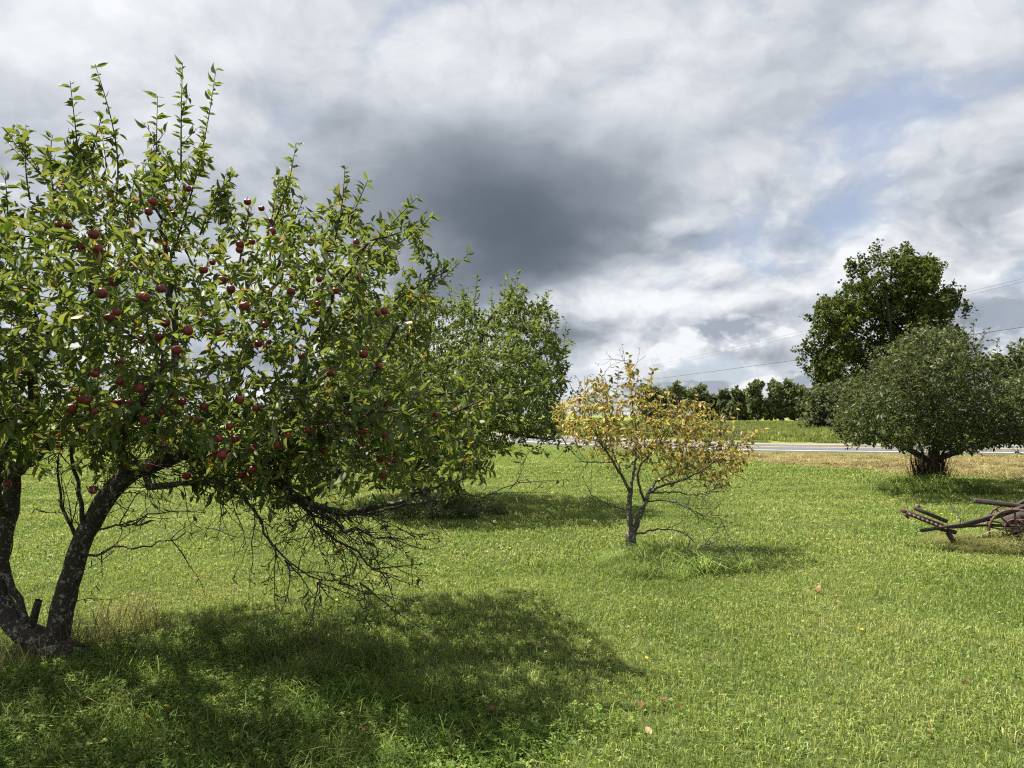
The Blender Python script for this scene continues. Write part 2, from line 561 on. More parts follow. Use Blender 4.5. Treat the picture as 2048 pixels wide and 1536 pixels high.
def scatter(name, coll, pts, scl, pick, label, tilt=None):
    n = len(pts)
    me = bpy.data.meshes.new(name)
    me.vertices.add(n)
    me.vertices.foreach_set('co', np.asarray(pts, np.float32).ravel())
    for k, t, vals in (('turn', 'FLOAT', RNG.uniform(0, 6.283, n)), ('scl', 'FLOAT', scl), ('pick', 'INT', pick)):
        at = me.attributes.new(k, t, 'POINT')
        at.data.foreach_set('value', np.asarray(vals, np.int32 if t == 'INT' else np.float32))
    o = link(name, me)
    tag(o, label, kind='stuff')
    ng = bpy.data.node_groups.new(name, 'GeometryNodeTree')
    ng.interface.new_socket('Geometry', in_out='INPUT', socket_type='NodeSocketGeometry')
    ng.interface.new_socket('Geometry', in_out='OUTPUT', socket_type='NodeSocketGeometry')
    N, L = ng.nodes, ng.links
    gi, go = N.new('NodeGroupInput'), N.new('NodeGroupOutput')
    ip, ci = N.new('GeometryNodeInstanceOnPoints'), N.new('GeometryNodeCollectionInfo')
    ci.inputs['Collection'].default_value = coll
    ci.inputs['Separate Children'].default_value = True
    ci.inputs['Reset Children'].default_value = True

    def na(nm, t):
        a = N.new('GeometryNodeInputNamedAttribute')
        a.data_type = t
        a.inputs[0].default_value = nm
        return [s for s in a.outputs if s.enabled and s.name == 'Attribute'][0]
    cx = N.new('ShaderNodeCombineXYZ')
    L.new(na('turn', 'FLOAT'), cx.inputs[2])
    er = N.new('FunctionNodeEulerToRotation')
    L.new(cx.outputs[0], er.inputs[0])
    L.new(gi.outputs[0], ip.inputs['Points'])
    L.new(ci.outputs[0], ip.inputs['Instance'])
    ip.inputs['Pick Instance'].default_value = True
    L.new(na('pick', 'INT'), ip.inputs['Instance Index'])
    L.new(er.outputs[0], ip.inputs['Rotation'])
    L.new(na('scl', 'FLOAT'), ip.inputs['Scale'])
    L.new(ip.outputs[0], go.inputs[0])
    md = o.modifiers.new('scatter', 'NODES')
    md.node_group = ng
    return o


def wedge(y0, y1, sp, jitter=0.5, margin=0.6, keep=None):
    """points over the part of the lawn in view and a step to either side"""
    Y = np.arange(y0, y1, sp)
    P_ = []
    for yy in Y:
        w = yy * 0.70 + 1.2 + margin
        x = np.arange(-w, w, sp)
        P_.append(np.stack([x, np.full(len(x), yy)], 1))
    p = np.concatenate(P_)
    p += RNG.uniform(-jitter, jitter, p.shape) * sp
    if keep is not None:
        p = p[keep(p)]
    return np.concatenate([p, height(p[:, 0], p[:, 1])[:, None]], 1)


def grass_mat(name, gain=(1, 1, 1), trans=0.35):
    m, b, out = new_mat(name)
    p = wpos(b)
    c = lawn_color(b, p, attr(b, 'tint'))
    c = b.mix(1.0, c, (*gain, 1), 'MULTIPLY')
    leafy(b, out, c, trans, b.mix(1.0, c, (1.25, 1.2, 0.8, 1), 'MULTIPLY'), 0.55, 0.3)
    return m


def own_grass_mat(name, stops, trans=0.35):
    m, b, out = new_mat(name)
    c = b.ramp(attr(b, 'tint'), stops)
    hs = b.n('ShaderNodeHueSaturation')
    b.put(hs.inputs['Value'], b.smooth(b.noise(wpos(b), 1.4, 3), 0.3, 0.7, 0.7, 1.25))
    b.put(hs.inputs['Color'], c)
    leafy(b, out, hs.outputs[0], trans, b.mix(1.0, hs.outputs[0], (1.25, 1.2, 0.8, 1), 'MULTIPLY'), 0.6, 0.15)
    return m


def line_side(p):                       # signed distance to the road's near edge (negative on the lawn's side)
    d = p[:, None, :2] - EDGE[None]
    k = np.argmin((d ** 2).sum(-1), 1)
    return (d[np.arange(len(p)), k] * NRM[k]).sum(1)


VERGE_LINE = np.array([G(x, y)[:2] for x, y in ((1400, 913), (1500, 919), (1600, 931), (1750, 940), (1900, 949), (2060, 957), (2400, 975))])


def verge_front(p):
    return np.interp(p[:, 0], VERGE_LINE[:, 0], VERGE_LINE[:, 1])


def on_lawn(p):
    ls = line_side(p)
    return ((ls < -1.0) & (ls > -1.8)) | (ls < -1.0) & ~((p[:, 0] > VERGE_LINE[0, 0]) & (p[:, 1] > verge_front(p) + RNG.normal(0, 0.35, len(p))))


mg = grass_mat('lawn_blade')
c_near = patch_collection('near_grass', [merge([blades(330, 0.42, 0.048, 0.0042, 0.75), clovers(16, 0.42, 0.034, 0.010)]) for _ in range(5)], mg)
c_mid = patch_collection('mid_grass', [merge([blades(900, 1.1, 0.055, 0.008, 0.75), clovers(50, 1.1, 0.04, 0.016)]) for _ in range(4)], mg)
c_far = patch_collection('far_grass', [blades(1300, 2.6, 0.065, 0.020, 0.7) for _ in range(3)], mg)
for nm, cc, y0, y1, sp, nv in (('lawn_grass', c_near, 2.6, 8.2, 0.23, 5), ('lawn_grass', c_mid, 8.0, 18.5, 0.62, 4), ('lawn_grass', c_far, 18.2, 46, 1.45, 3)):
    pts = wedge(y0, y1, sp, keep=on_lawn)
    scatter(nm, cc, pts, RNG.uniform(0.8, 1.2, len(pts)), RNG.integers(0, nv, len(pts)), 'short mown grass of the lawn')

# clover and ground ivy in the shade at the foot of the apple tree
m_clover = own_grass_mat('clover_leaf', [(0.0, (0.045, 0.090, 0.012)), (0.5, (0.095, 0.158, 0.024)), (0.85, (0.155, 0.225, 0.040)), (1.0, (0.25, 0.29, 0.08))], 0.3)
c_clo = patch_collection('clover', [merge([clovers(150, 0.36, 0.065, 0.0145), blades(110, 0.36, 0.13, 0.004, 1.1)]) for _ in range(4)] +
                         [merge([clovers(60, 0.36, 0.06, 0.013), blades(130, 0.36, 0.19, 0.0045, 1.3)]) for _ in range(2)], m_clover)
p = wedge(2.7, 5.6, 0.17)
edge = -0.70 + 0.55 * np.sin(p[:, 1] * 2.1) - 0.35 * (p[:, 1] - 4.3)
dens = 1 / (1 + np.exp((p[:, 0] - edge) * 5.0)) * np.clip((5.5 - p[:, 1]) / 0.6, 0, 1)
clump = 0.5 + 0.5 * np.sin(p[:, 0] * 5.1 + 1.7 * np.sin(p[:, 1] * 4.3)) * np.sin(p[:, 1] * 6.0 + 1.1)
bare = np.hypot(p[:, 0] + 3.15, (p[:, 1] - 4.85) * 1.2) > 0.42
p = p[bare & (RNG.uniform(0, 1, len(p)) < dens * (0.45 + 0.6 * clump))]
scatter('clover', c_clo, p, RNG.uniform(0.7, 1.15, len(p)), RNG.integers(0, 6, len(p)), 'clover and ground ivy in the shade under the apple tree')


def mound(ctr, rx, ry, n):
    t, r = RNG.uniform(0, 6.283, n), np.sqrt(RNG.uniform(0, 1, n))
    x, y = ctr[0] + rx * r * np.cos(t), ctr[1] + ry * r * np.sin(t)
    return np.stack([x, y, height(x, y)], 1), 1.0 - 0.55 * r


m_tall = own_grass_mat('tall_grass', [(0.0, (0.095, 0.155, 0.030)), (0.5, (0.175, 0.275, 0.058)), (0.8, (0.26, 0.34, 0.10)), (1.0, (0.42, 0.41, 0.21))])
c_tall = patch_collection('tall_grass', [blades(62, 0.30, 0.42, 0.0105, 1.2, disc=True) for _ in range(4)], m_tall)
g0 = G(1345, 1138)
q1, s1 = mound(g0, 0.80, 0.66, 110)
q1b, s1b = mound(G(1262, 1122), 0.35, 0.35, 24)
scatter('tall_grass', c_tall, np.concatenate([q1, q1b]), np.concatenate([s1 * RNG.uniform(0.3, 1.15, len(s1)) ** 1.3, s1b * 0.6]), RNG.integers(0, 4, len(q1) + len(q1b)), 'long unmown grass at the foot of the yellowing tree')
m_weed = own_grass_mat('weed', [(0.0, (0.05, 0.09, 0.03)), (0.5, (0.10, 0.15, 0.05)), (0.85, (0.15, 0.19, 0.08)), (1.0, (0.28, 0.25, 0.15))])
c_weed = patch_collection('weeds', [merge([blades(110, 0.45, 0.42, 0.010, 0.7, disc=True), clovers(60, 0.5, 0.30, 0.035)]) for _ in range(3)], m_weed)
q, s = mound(G(872, 1030), 1.15, 0.85, 80)
scatter('weeds', c_weed, q, s * RNG.uniform(0.6, 1.1, len(s)), RNG.integers(0, 3, len(q)), 'tangled grey green weeds round the trunk of the dense tree')
q, s = mound(G(1862, 984), 1.45, 0.75, 90)
scatter('weeds', c_tall, q, s * RNG.uniform(0.8, 1.5, len(s)), RNG.integers(0, 4, len(q)), 'dark weeds round the foot of the rounded shrubby tree')
m_straw = own_grass_mat('straw', [(0.0, (0.16, 0.15, 0.06)), (0.5, (0.27, 0.23, 0.11)), (1.0, (0.40, 0.34, 0.19))])
c_straw = patch_collection('dry_grass', [merge([blades(230, 1.3, 0.13, 0.020, 2.0), blades(90, .45, 0.26, 0.018, 1.7, disc=True)]) for _ in range(3)], m_straw)
c_stalk = patch_collection('dry_stalk', [blades(14, 0.25, 0.34, 0.004, 0.7, disc=True) for _ in range(3)], m_straw)
c_mat = patch_collection('matted_grass', [merge([blades(120, 0.5, 0.40, 0.011, 1.3, disc=True)]) for _ in range(3)], own_grass_mat('matted', [(0.0, (0.10, 0.16, 0.04)), (0.5, (0.19, 0.22, 0.07)), (1.0, (0.36, 0.30, 0.16))]))
# hay lying on the verge
x = RNG.uniform(VERGE_LINE[0, 0] - 0.5, 30, 2600); y = RNG.uniform(16, 33, 2600)
p = np.stack([x, y], 1)
p = p[(line_side(p) < -1.7) & (p[:, 1] > verge_front(p) + RNG.normal(0, 0.5, len(p))) & (np.sin(p[:, 0] * 1.3 + np.sin(p[:, 1] * 1.1) * 2) > RNG.uniform(-1.9, 0.6, len(p)))]
p3 = np.concatenate([p, np.full((len(p), 1), 0.0)], 1)
scatter('dry_grass', c_straw, p3, RNG.uniform(0.8, 1.3, len(p3)), RNG.integers(0, 3, len(p3)), 'mown hay drying on the verge beside the road')
q, s = mound(G(200, 1275), 0.35, 0.45, 26)
q2, s2 = mound(G(20, 1345), 0.2, 0.25, 5)
scatter('dry_grass', c_stalk, np.concatenate([q, q2]), RNG.uniform(0.6, 1.35, len(q) + len(q2)), RNG.integers(0, 3, len(q) + len(q2)), 'dry grass stalks beside the leaning apple trunk')
q, s = mound(G(2060, 1106), 0.85, 0.34, 90)
q2, s2 = mound(G(1920, 1090), 0.65, 0.32, 26)
scatter('dry_grass', c_mat, np.concatenate([q, q2]), np.concatenate([s * RNG.uniform(0.6, 1.1, len(s)), s2 * 0.55]), RNG.integers(0, 3, len(q) + len(q2)), 'matted long grass round the rusty mower')
# crops and rough grass across the road
m_crop = own_grass_mat('crop_blade', [(0.0, (0.10, 0.145, 0.035)), (0.5, (0.19, 0.24, 0.065)), (0.85, (0.28, 0.32, 0.10)), (1.0, (0.38, 0.38, 0.17))])
c_crop = patch_collection('field_grass', [blades(800, 3.2, 0.55, 0.045, 0.6) for _ in range(3)], m_crop)
pp = []
for yy in np.arange(36, 96, 1.5):
    xw = np.arange(-yy * 0.1 - 6, yy * 0.8 + 4, 1.7)
    pp.append(np.stack([xw, np.full(len(xw), yy)], 1))
p = np.concatenate(pp) + RNG.uniform(-0.6, 0.6, (sum(len(a) for a in pp), 2))
ls = line_side(p)
p, ls = p[(ls > 11.2)], ls[(ls > 11.2)]
p3 = np.concatenate([p, np.interp(ls, [10.6, 14, 30, 170], [0.0, .24, .34, .05])[:, None]], 1)
scatter('field_grass', c_crop, p3, np.interp(ls, [11, 15, 40], [0.35, 1.0, 1.1]) * RNG.uniform(0.8, 1.15, len(p3)), RNG.integers(0, 3, len(p3)), 'tall green growth in the field across the road')

# ---------------------------------------------------------------- trees
def inside(poly, x, y):
    poly = np.asarray(poly, float)
    r = np.zeros(len(x), bool)
    j = len(poly) - 1
    for i in range(len(poly)):
        xi, yi, xj, yj = *poly[i], *poly[j]
        if yi != yj:
            c = ((yi > y) != (yj > y)) & (x < (xj - xi) * (y - yi) / (yj - yi) + xi)
            r ^= c
        j = i
    return r


def edge_dist(poly, x, y):
    poly = np.asarray(poly, float)
    q = np.stack([x, y], 1)
    best = np.full(len(x), 1e9)
    for a, c in zip(poly, np.roll(poly, -1, 0)):
        d = c - a
        t = np.clip(((q - a) @ d) / (d @ d + 1e-9), 0, 1)
        best = np.minimum(best, np.linalg.norm(q - (a + t[:, None] * d), axis=1))
    return best


def wave_noise(p, freq, seed):
    r = np.random.default_rng(seed)
    k = r.normal(0, 1, (10, 3)); k *= freq / np.linalg.norm(k, axis=1)[:, None] * r.uniform(0.6, 1.5, (10, 1))
    return np.sin(p @ k.T + r.uniform(0, 6.28, 10)).sum(1) / 3.2


def fill_crown(poly, Y0, T, soft, n, rng, gaps=0.0, gfreq=3.0, seed=1, shell=0.0):
    """points inside a rounded body: outline seen from the lawn, depth T thickest away from the outline"""
    poly = np.asarray(poly, float)
    lo, hi = poly.min(0), poly.max(0)
    out = []
    have = 0
    while have < n:
        q = rng.uniform(lo, hi, (n * 2, 2))
        q = q[inside(poly, q[:, 0], q[:, 1])]
        s = np.clip(edge_dist(poly, q[:, 0], q[:, 1]) / soft, 0, 1)
        half = T * np.sqrt(np.clip(1 - (1 - s) ** 2, 0, 1))
        keep = rng.uniform(0, 1, len(q)) < 0.25 + 0.75 * half / T
        q, half = q[keep], half[keep]
        u = rng.uniform(-1, 1, len(q))
        u = np.sign(u) * np.abs(u) ** (1 / (1 + shell))
        p = P(q[:, 0], q[:, 1], (Y0(q[:, 0]) if callable(Y0) else Y0) + u * half)
        if gaps:
            p = p[wave_noise(p, gfreq, seed) > gaps - 1 + rng.normal(0, 0.25, len(p))]
        out.append(p)
        have += len(p)
    return np.concatenate(out)[:n]


def limbs(lines, step, rng, wig=0.25):
    """lines: [(parent line or None, [(px,py,Y,r)...])] -> nodes, parents, radii. A child line starts at its parent's nearest node."""
    pos, par, rad = [], [], []
    idx = []
    for pl, pts in lines:
        a = np.array([P(x, y, Y) for x, y, Y, r in pts])
        r = np.array([q[3] for q in pts], float)
        t = np.concatenate([[0], np.cumsum(np.linalg.norm(np.diff(a, axis=0), axis=1))])
        n = max(2, int(round(t[-1] / step)) + 1)
        u = np.linspace(0, t[-1], n)
        b_ = np.stack([np.interp(u, t, a[:, k]) for k in range(3)], 1)
        rr = np.interp(u, t, r)
        for _ in range(2):
            if n > 3:
                b_[1:-1] = (b_[:-2] + 2 * b_[1:-1] + b_[2:]) / 4
        b_[1:] += rng.normal(0, 1, (n - 1, 3)) * (step * wig * 0.35) * np.clip(1 - rr[1:, None] / 0.12, 0.15, 1)
        mine = []
        if pl is None:
            prev = -1
        else:
            c = idx[pl]
            prev = c[int(np.argmin([np.linalg.norm(pos[k] - b_[0]) for k in c]))]
            b_ = b_[1:] if np.linalg.norm(pos[prev] - b_[0]) < step * 0.8 else b_
            rr = rr[-len(b_):]
        for q, w in zip(b_, rr):
            pos.append(q); par.append(prev); rad.append(w)
            prev = len(pos) - 1
            mine.append(prev)
        idx.append(mine)
    return np.array(pos), np.array(par), np.array(rad)


def colonise(pos, par, attr, D, kill, rng, iters=90, up=0.0, jitter=0.15, reach=1e9):
    pos, par = list(pos), list(par)
    nch = [0] * len(pos)
    for k in par:
        if k >= 0:
            nch[k] += 1
    A = attr.copy()
    near = np.zeros(len(A), int)
    best = np.full(len(A), 1e9)

    def upd(i0):
        nonlocal A, near, best
        new = np.array(pos[i0:])
        for s in range(0, len(new), 256):
            d = np.linalg.norm(A[:, None] - new[None, s:s + 256], axis=2)
            k = d.argmin(1)
            dm = d[np.arange(len(A)), k]
            w = dm < best
            best[w] = dm[w]
            near[w] = k[w] + i0 + s
        live = best > kill
        A, near, best = A[live], near[live], best[live]
    upd(0)
    for _ in range(iters):
        if not len(A):
            break
        use = best < reach
        if not use.any():
            break
        P_ = np.array(pos)
        v = A[use] - P_[near[use]]
        v /= np.linalg.norm(v, axis=1)[:, None]
        acc = np.zeros((len(pos), 3))
        np.add.at(acc, near[use], v)
        cand = np.unique(near[use])
        i0 = len(pos)
        for k in cand:
            if nch[k] >= 3:
                continue
            d = acc[k] / (np.linalg.norm(acc[k]) + 1e-9) + rng.normal(0, jitter, 3)
            d[2] += up
            d /= np.linalg.norm(d) + 1e-9
            pos.append(P_[k] + d * D); par.append(int(k)); nch.append(0)
            nch[k] += 1
        if len(pos) == i0:
            break
        upd(i0)
    return np.array(pos), np.array(par)


def pipe(par, rad, tip, n0, expo=2.35):
    """branch thickness: what the twigs above add up to; limbs given by hand keep their own"""
    N = len(par)
    acc = np.zeros(N)
    for k in range(N - 1, -1, -1):
        a = acc[k] if acc[k] > 0 else tip ** expo
        acc[k] = a
        if par[k] >= 0:
            acc[par[k]] += a
    r = acc ** (1 / expo)
    r[:n0] = rad
    for k in range(n0, N):
        r[k] = min(r[k], r[par[k]] * 0.85)
    return r


def tubes(pos, par, r, sel, k, rng=None, gnarl=0.0):
    """tapered tubes for the edges par->node of the selected nodes"""
    N = len(pos)
    d = np.zeros((N, 3))
    has = par >= 0
    d[has] = pos[has] - pos[par[has]]
    # smooth the direction with that of the biggest child
    main = np.full(N, -1)
    o = np.argsort(r)
    hc = o[par[o] >= 0]
    main[par[hc]] = hc
    m = main >= 0
    d2 = d.copy()
    nd = d / (np.linalg.norm(d, axis=1)[:, None] + 1e-9)
    d2[m] = nd[m] + nd[main[m]]
    d2[~m] = nd[~m]
    d2 /= np.linalg.norm(d2, axis=1)[:, None] + 1e-9
    ref = np.array([0.31, -0.87, 0.38])
    a = np.cross(d2, ref); a /= np.linalg.norm(a, axis=1)[:, None] + 1e-9
    b_ = np.cross(d2, a)
    th = np.arange(k) / k * 2 * np.pi
    ring = a[:, None] * np.cos(th)[None, :, None] + b_[:, None] * np.sin(th)[None, :, None]
    e = np.nonzero(sel & has)[0]
    pe = par[e]
    ismain = main[pe] == e
    rs = np.where(ismain, r[pe], r[e])
    V0 = pos[pe][:, None] + np.where(ismain[:, None, None], ring[pe], ring[e]) * rs[:, None, None]
    V1 = pos[e][:, None] + ring[e] * r[e][:, None, None]
    V = np.concatenate([V0, V1], 1).reshape(-1, 3)
    if gnarl:
        w = 1 + 0
        for f_, s_, amp in ((9, 3, 0.5), (24, 4, 0.3), (60, 5, 0.14)):
            V = V + (np.stack([wave_noise(V, f_, s_ + j) for j in range(3)], 1)) * amp * gnarl
    base = np.arange(len(e))[:, None] * 2 * k
    j = np.arange(k)
    f = np.stack([base + j, base + (j + 1) % k, base + k + (j + 1) % k, base + k + j], 2).reshape(-1, 4)
    rr = np.concatenate([np.repeat(rs[:, None], k, 1), np.repeat(r[e][:, None], k, 1)], 1).ravel()
    return V, f, rr


def leaf_frames(at, along, rng, L, spread=0.9, up=0.25, droop=0.25, flat=0.6):
    n = len(at)
    side = rng.normal(0, 1, (n, 3))
    side -= along * (side * along).sum(1)[:, None]
    side /= np.linalg.norm(side, axis=1)[:, None] + 1e-9
    u = along * 0.55 + side * spread
    u[:, 2] += up - droop * rng.uniform(0, 2, n)
    u /= np.linalg.norm(u, axis=1)[:, None] + 1e-9
    w = np.tile(np.array([[0, 0, 1.0]]), (n, 1)) * flat + rng.normal(0, 0.55, (n, 3))
    w -= u * (w * u).sum(1)[:, None]
    w /= np.linalg.norm(w, axis=1)[:, None] + 1e-9
    v = np.cross(w, u)
    ln = L * np.clip(rng.normal(1, 0.28, n), 0.4, 1.6)
    return u, v, w, ln


LEAF8 = (np.array([[0, 0, 0], [.30, .22, .05], [.68, .185, -.01], [1.0, 0, -.20], [.68, -.185, -.01], [.30, -.22, .05], [.30, 0, -.07], [.68, 0, -.12]]),
         [np.array([[0, 6, 1], [2, 7, 3], [0, 5, 6], [4, 3, 7]]), np.array([[1, 6, 7, 2], [6, 5, 4, 7]])])
LEAF4 = (np.array([[0, 0, 0], [.48, .27, .04], [1.0, 0, -.10], [.48, -.27, .04]]), [np.array([[0, 2, 1], [0, 3, 2]])])
CLUMP = (np.array([[0, 0, 0], [.35, .30, .10], [1.0, .12, -.08], [.55, -.34, .05], [.8, -.15, .22]]), [np.array([[0, 2, 1], [0, 3, 2], [0, 4, 1]])])


def leaf_mesh(name, tmpl, at, fr, mat, rng, width=1.0, tint=None):
    u, v, w, ln = fr
    t, fs = tmpl
    n, k = len(at), len(t)
    wd = width * rng.uniform(0.8, 1.2, n)
    cu = rng.uniform(0.2, 3.0, n)
    V = at[:, None] + ln[:, None, None] * (t[None, :, 0:1] * u[:, None] + (t[None, :, 1:2] * wd[:, None, None]) * v[:, None] + (t[None, :, 2:3] * cu[:, None, None]) * w[:, None])
    F_ = [(f[None] + np.arange(n)[:, None, None] * k).reshape(-1, f.shape[1]) for f in fs]
    ti = rng.uniform(0, 1, n) if tint is None else tint
    return make_mesh(name, V.reshape(-1, 3), F_, mat, {'tint': np.repeat(ti, k)})


def leaf_spots(pos, par, sel, per, rng, pitch=None):
    """leaf positions along the twigs of the selected nodes, with the twig's direction"""
    e = np.nonzero(sel & (par >= 0))[0]
    d = pos[e] - pos[par[e]]
    ln = np.linalg.norm(d, axis=1)
    cnt = np.full(len(e), int(per)) + (rng.uniform(0, 1, len(e)) < per - int(per))
    k = np.repeat(np.arange(len(e)), cnt)
    t = rng.uniform(0, 1, len(k))
    at = pos[par[e]][k] + d[k] * t[:, None]
    return at, (d / (ln[:, None] + 1e-9))[k]


def shoots(lines, rng, step=0.035):
    """straight young shoots given by base and tip"""
    pos, par, rad = [], [], []
    for a, c, r in lines:
        a, c = np.asarray(a, float), np.asarray(c, float)
        n = max(3, int(np.linalg.norm(c - a) / step))
        bend = rng.normal(0, 0.03, 3) * np.linalg.norm(c - a)
        prev = -1
        for i in range(n + 1):
            t = i / n
            pos.append(a + (c - a) * t + bend * math.sin(t * math.pi)); par.append(prev)
            rad.append(r * (1 - 0.75 * t))
            prev = len(pos) - 1
    return np.array(pos), np.array(par), np.array(rad)


def bark_mat(name, base, lichen, amount=0.5, scale=1.0):
    m, b, out = new_mat(name)
    p = b.n('ShaderNodeTexCoord').outputs['Object']
    n1 = b.noise(p, 55 * scale, 6, 0.65)
    n2 = b.noise(p, 13 * scale, 6, 0.7, 0.6)
    n3 = b.noise(p, 34 * scale, 5, 0.7, 0.3)
    c = b.ramp(n1, [(0.3, tuple(0.45 * x for x in base)), (0.55, base), (0.75, tuple(1.7 * x for x in base))])
    c = b.mix(b.mul(b.smooth(b.add(n2, b.mul(b.sub(n3, 0.5), 0.75)), 0.54, 0.66), amount), c, lichen)
    pr = b.n('ShaderNodeBsdfPrincipled')
    b.put(pr.inputs['Base Color'], c)
    pr.inputs['Roughness'].default_value = 0.95
    pr.inputs['Specular IOR Level'].default_value = 0.15
    bp = b.n('ShaderNodeBump')
    bp.inputs['Strength'].default_value = 0.9
    bp.inputs['Distance'].default_value = 0.012 / scale
    b.put(bp.inputs['Height'], b.add(n1, b.mul(n2, 0.6)))
    b.link(bp.outputs[0], pr.inputs['Normal'])
    b.link(pr.outputs[0], out.inputs[0])
    return m


m_bark = bark_mat('apple_bark', (0.052, 0.045, 0.038), (0.30, 0.29, 0.25), 0.85, 1.5)
m_twig = bark_mat('apple_twig', (0.078, 0.066, 0.056), (0.22, 0.21, 0.18), 0.6)
m_bark_grey = bark_mat('grey_bark', (0.10, 0.09, 0.08), (0.40, 0.39, 0.35), 0.85, 1.3)
m_bark_big = bark_mat('maple_bark', (0.07, 0.06, 0.05), (0.14, 0.13, 0.11), 0.3, 0.2)

m_apple_leaf = leaf_mat('apple_leaf', [(0.0, (0.040, 0.078, 0.016)), (0.35, (0.070, 0.120, 0.023)), (0.7, (0.112, 0.168, 0.034)), (0.94, (0.175, 0.215, 0.055)), (0.97, (0.26, 0.23, 0.06)), (0.988, (0.32, 0.17, 0.05)), (1.0, (0.24, 0.10, 0.035))],
                       0.40, (1.5, 1.4, 0.5), 0.5, 0.24, (0.45, (0.18, 0.21, 0.12, 1)))
m_mid_leaf = leaf_mat('dense_leaf', [(0.0, (0.045, 0.080, 0.022)), (0.4, (0.078, 0.122, 0.030)), (0.8, (0.120, 0.168, 0.042)), (1.0, (0.17, 0.21, 0.060))], 0.40, (1.5, 1.45, 0.6), 0.55, 0.2, (0.4, (0.16, 0.19, 0.11, 1)))
m_right_leaf = leaf_mat('dusty_leaf', [(0.0, (0.030, 0.048, 0.016)), (0.5, (0.056, 0.080, 0.027)), (0.85, (0.095, 0.120, 0.045)), (1.0, (0.16, 0.175, 0.09))], 0.30, (1.4, 1.35, 0.7), 0.5, 0.25, (0.25, (0.14, 0.16, 0.09, 1)))
m_yellow_leaf = leaf_mat('yellowing_leaf', [(0.0, (0.10, 0.13, 0.032)), (0.22, (0.19, 0.20, 0.05)), (0.36, (0.38, 0.34, 0.085)), (0.60, (0.52, 0.43, 0.14)), (0.76, (0.39, 0.29, 0.12)), (0.90, (0.22, 0.145, 0.07)), (1.0, (0.13, 0.075, 0.045))], 0.36, (1.2, 1.12, 0.75), 0.6, 0.15)
m_maple_leaf = leaf_mat('maple_leaf', [(0.0, (0.040, 0.066, 0.020)), (0.5, (0.074, 0.108, 0.030)), (0.9, (0.120, 0.150, 0.044)), (1.0, (0.20, 0.17, 0.055))], 0.34, (1.45, 1.35, 0.6), 0.6, 0.15)
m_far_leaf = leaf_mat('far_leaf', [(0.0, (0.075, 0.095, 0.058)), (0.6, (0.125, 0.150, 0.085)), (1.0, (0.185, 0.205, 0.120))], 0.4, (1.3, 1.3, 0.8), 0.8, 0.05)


def wood(root, pos, par, r, n0, mat_t, mat_w, thick=0.012, gnarl=0.01, twig_sides=4, first=None):
    big = np.zeros(len(pos), bool)
    big[:n0] = True
    V, f, rr = tubes(pos, par, r, big, 10, gnarl=gnarl)
    link('trunk', make_mesh('trunk', V, [f], mat_t, smooth=True), root)
    V, f, _ = tubes(pos, par, r, ~big, twig_sides)
    o = link('twig', make_mesh('twig', V, [f], mat_w, smooth=True), root)
    tag(o, kind='stuff')



def sprays(starts, rng, n, length, r0, grav, out_bias, step=0.035, side=0.55, spur=0.35):
    """long thin twigs that arch away from their limb, with alternate side twigs and short spurs"""
    pos, par, rad = [], [], []

    def run(p, d, L, r_, g, level):
        prev = -1
        k = max(3, int(L / step))
        for i in range(k + 1):
            t = i / k
            pos.append(p.copy()); par.append(prev); rad.append(max(r_ * (1 - .72 * t), .0016)); prev = len(pos) - 1
            d = d + rng.normal(0, .12, 3) + np.array([0, 0, -g * (1 - 1.9 * t)]) * step / .035
            d /= np.linalg.norm(d)
            if level < 2 and i > 1 and rng.uniform() < (side if level == 0 else side * .5) * .42:
                a = np.cross(d, rng.normal(0, 1, 3)); a /= np.linalg.norm(a)
                run(p.copy(), d * .75 + a * rng.uniform(.45, .9), L * rng.uniform(.2, .5) * (1 - .4 * t), r_ * .6 * (1 - .5 * t), g * .7, level + 1)
            elif i > 1 and rng.uniform() < spur:
                a = np.cross(d, rng.normal(0, 1, 3)); a /= np.linalg.norm(a)
                q = p + (d * .5 + a) * rng.uniform(.012, .045)
                pos.append(p.copy()); par.append(-1); rad.append(.0030)
                pos.append(q); par.append(len(pos) - 2); rad.append(.0032)
            p = p + d * step

    for _ in range(n):
        k = rng.integers(0, len(starts))
        p, d0 = starts[k]
        a = rng.normal(0, 1, 3)
        d = d0 * .6 + a * .55 + np.asarray(out_bias)
        d /= np.linalg.norm(d)
        run(np.array(p), d, length * rng.uniform(.45, 1.3), r0 * rng.uniform(.7, 1.2), grav * rng.uniform(.5, 1.4), 0)
    return np.array(pos), np.array(par), np.array(rad)


def starts_along(lines, which, t0=0.3):
    out = []
    for k in which:
        a = np.array([P(x, y, Y) for x, y, Y, r in lines[k][1]])
        for t in np.linspace(t0, 1, 14):
            f = t * (len(a) - 1); i = min(int(f), len(a) - 2)
            d = a[i + 1] - a[i]
            out.append((a[i] + d * (f - i), d / np.linalg.norm(d)))
    return out


def low_only(st):
    return [q for q in st if q[0][2] < 1.6 and to_px(q[0])[0] < 730]


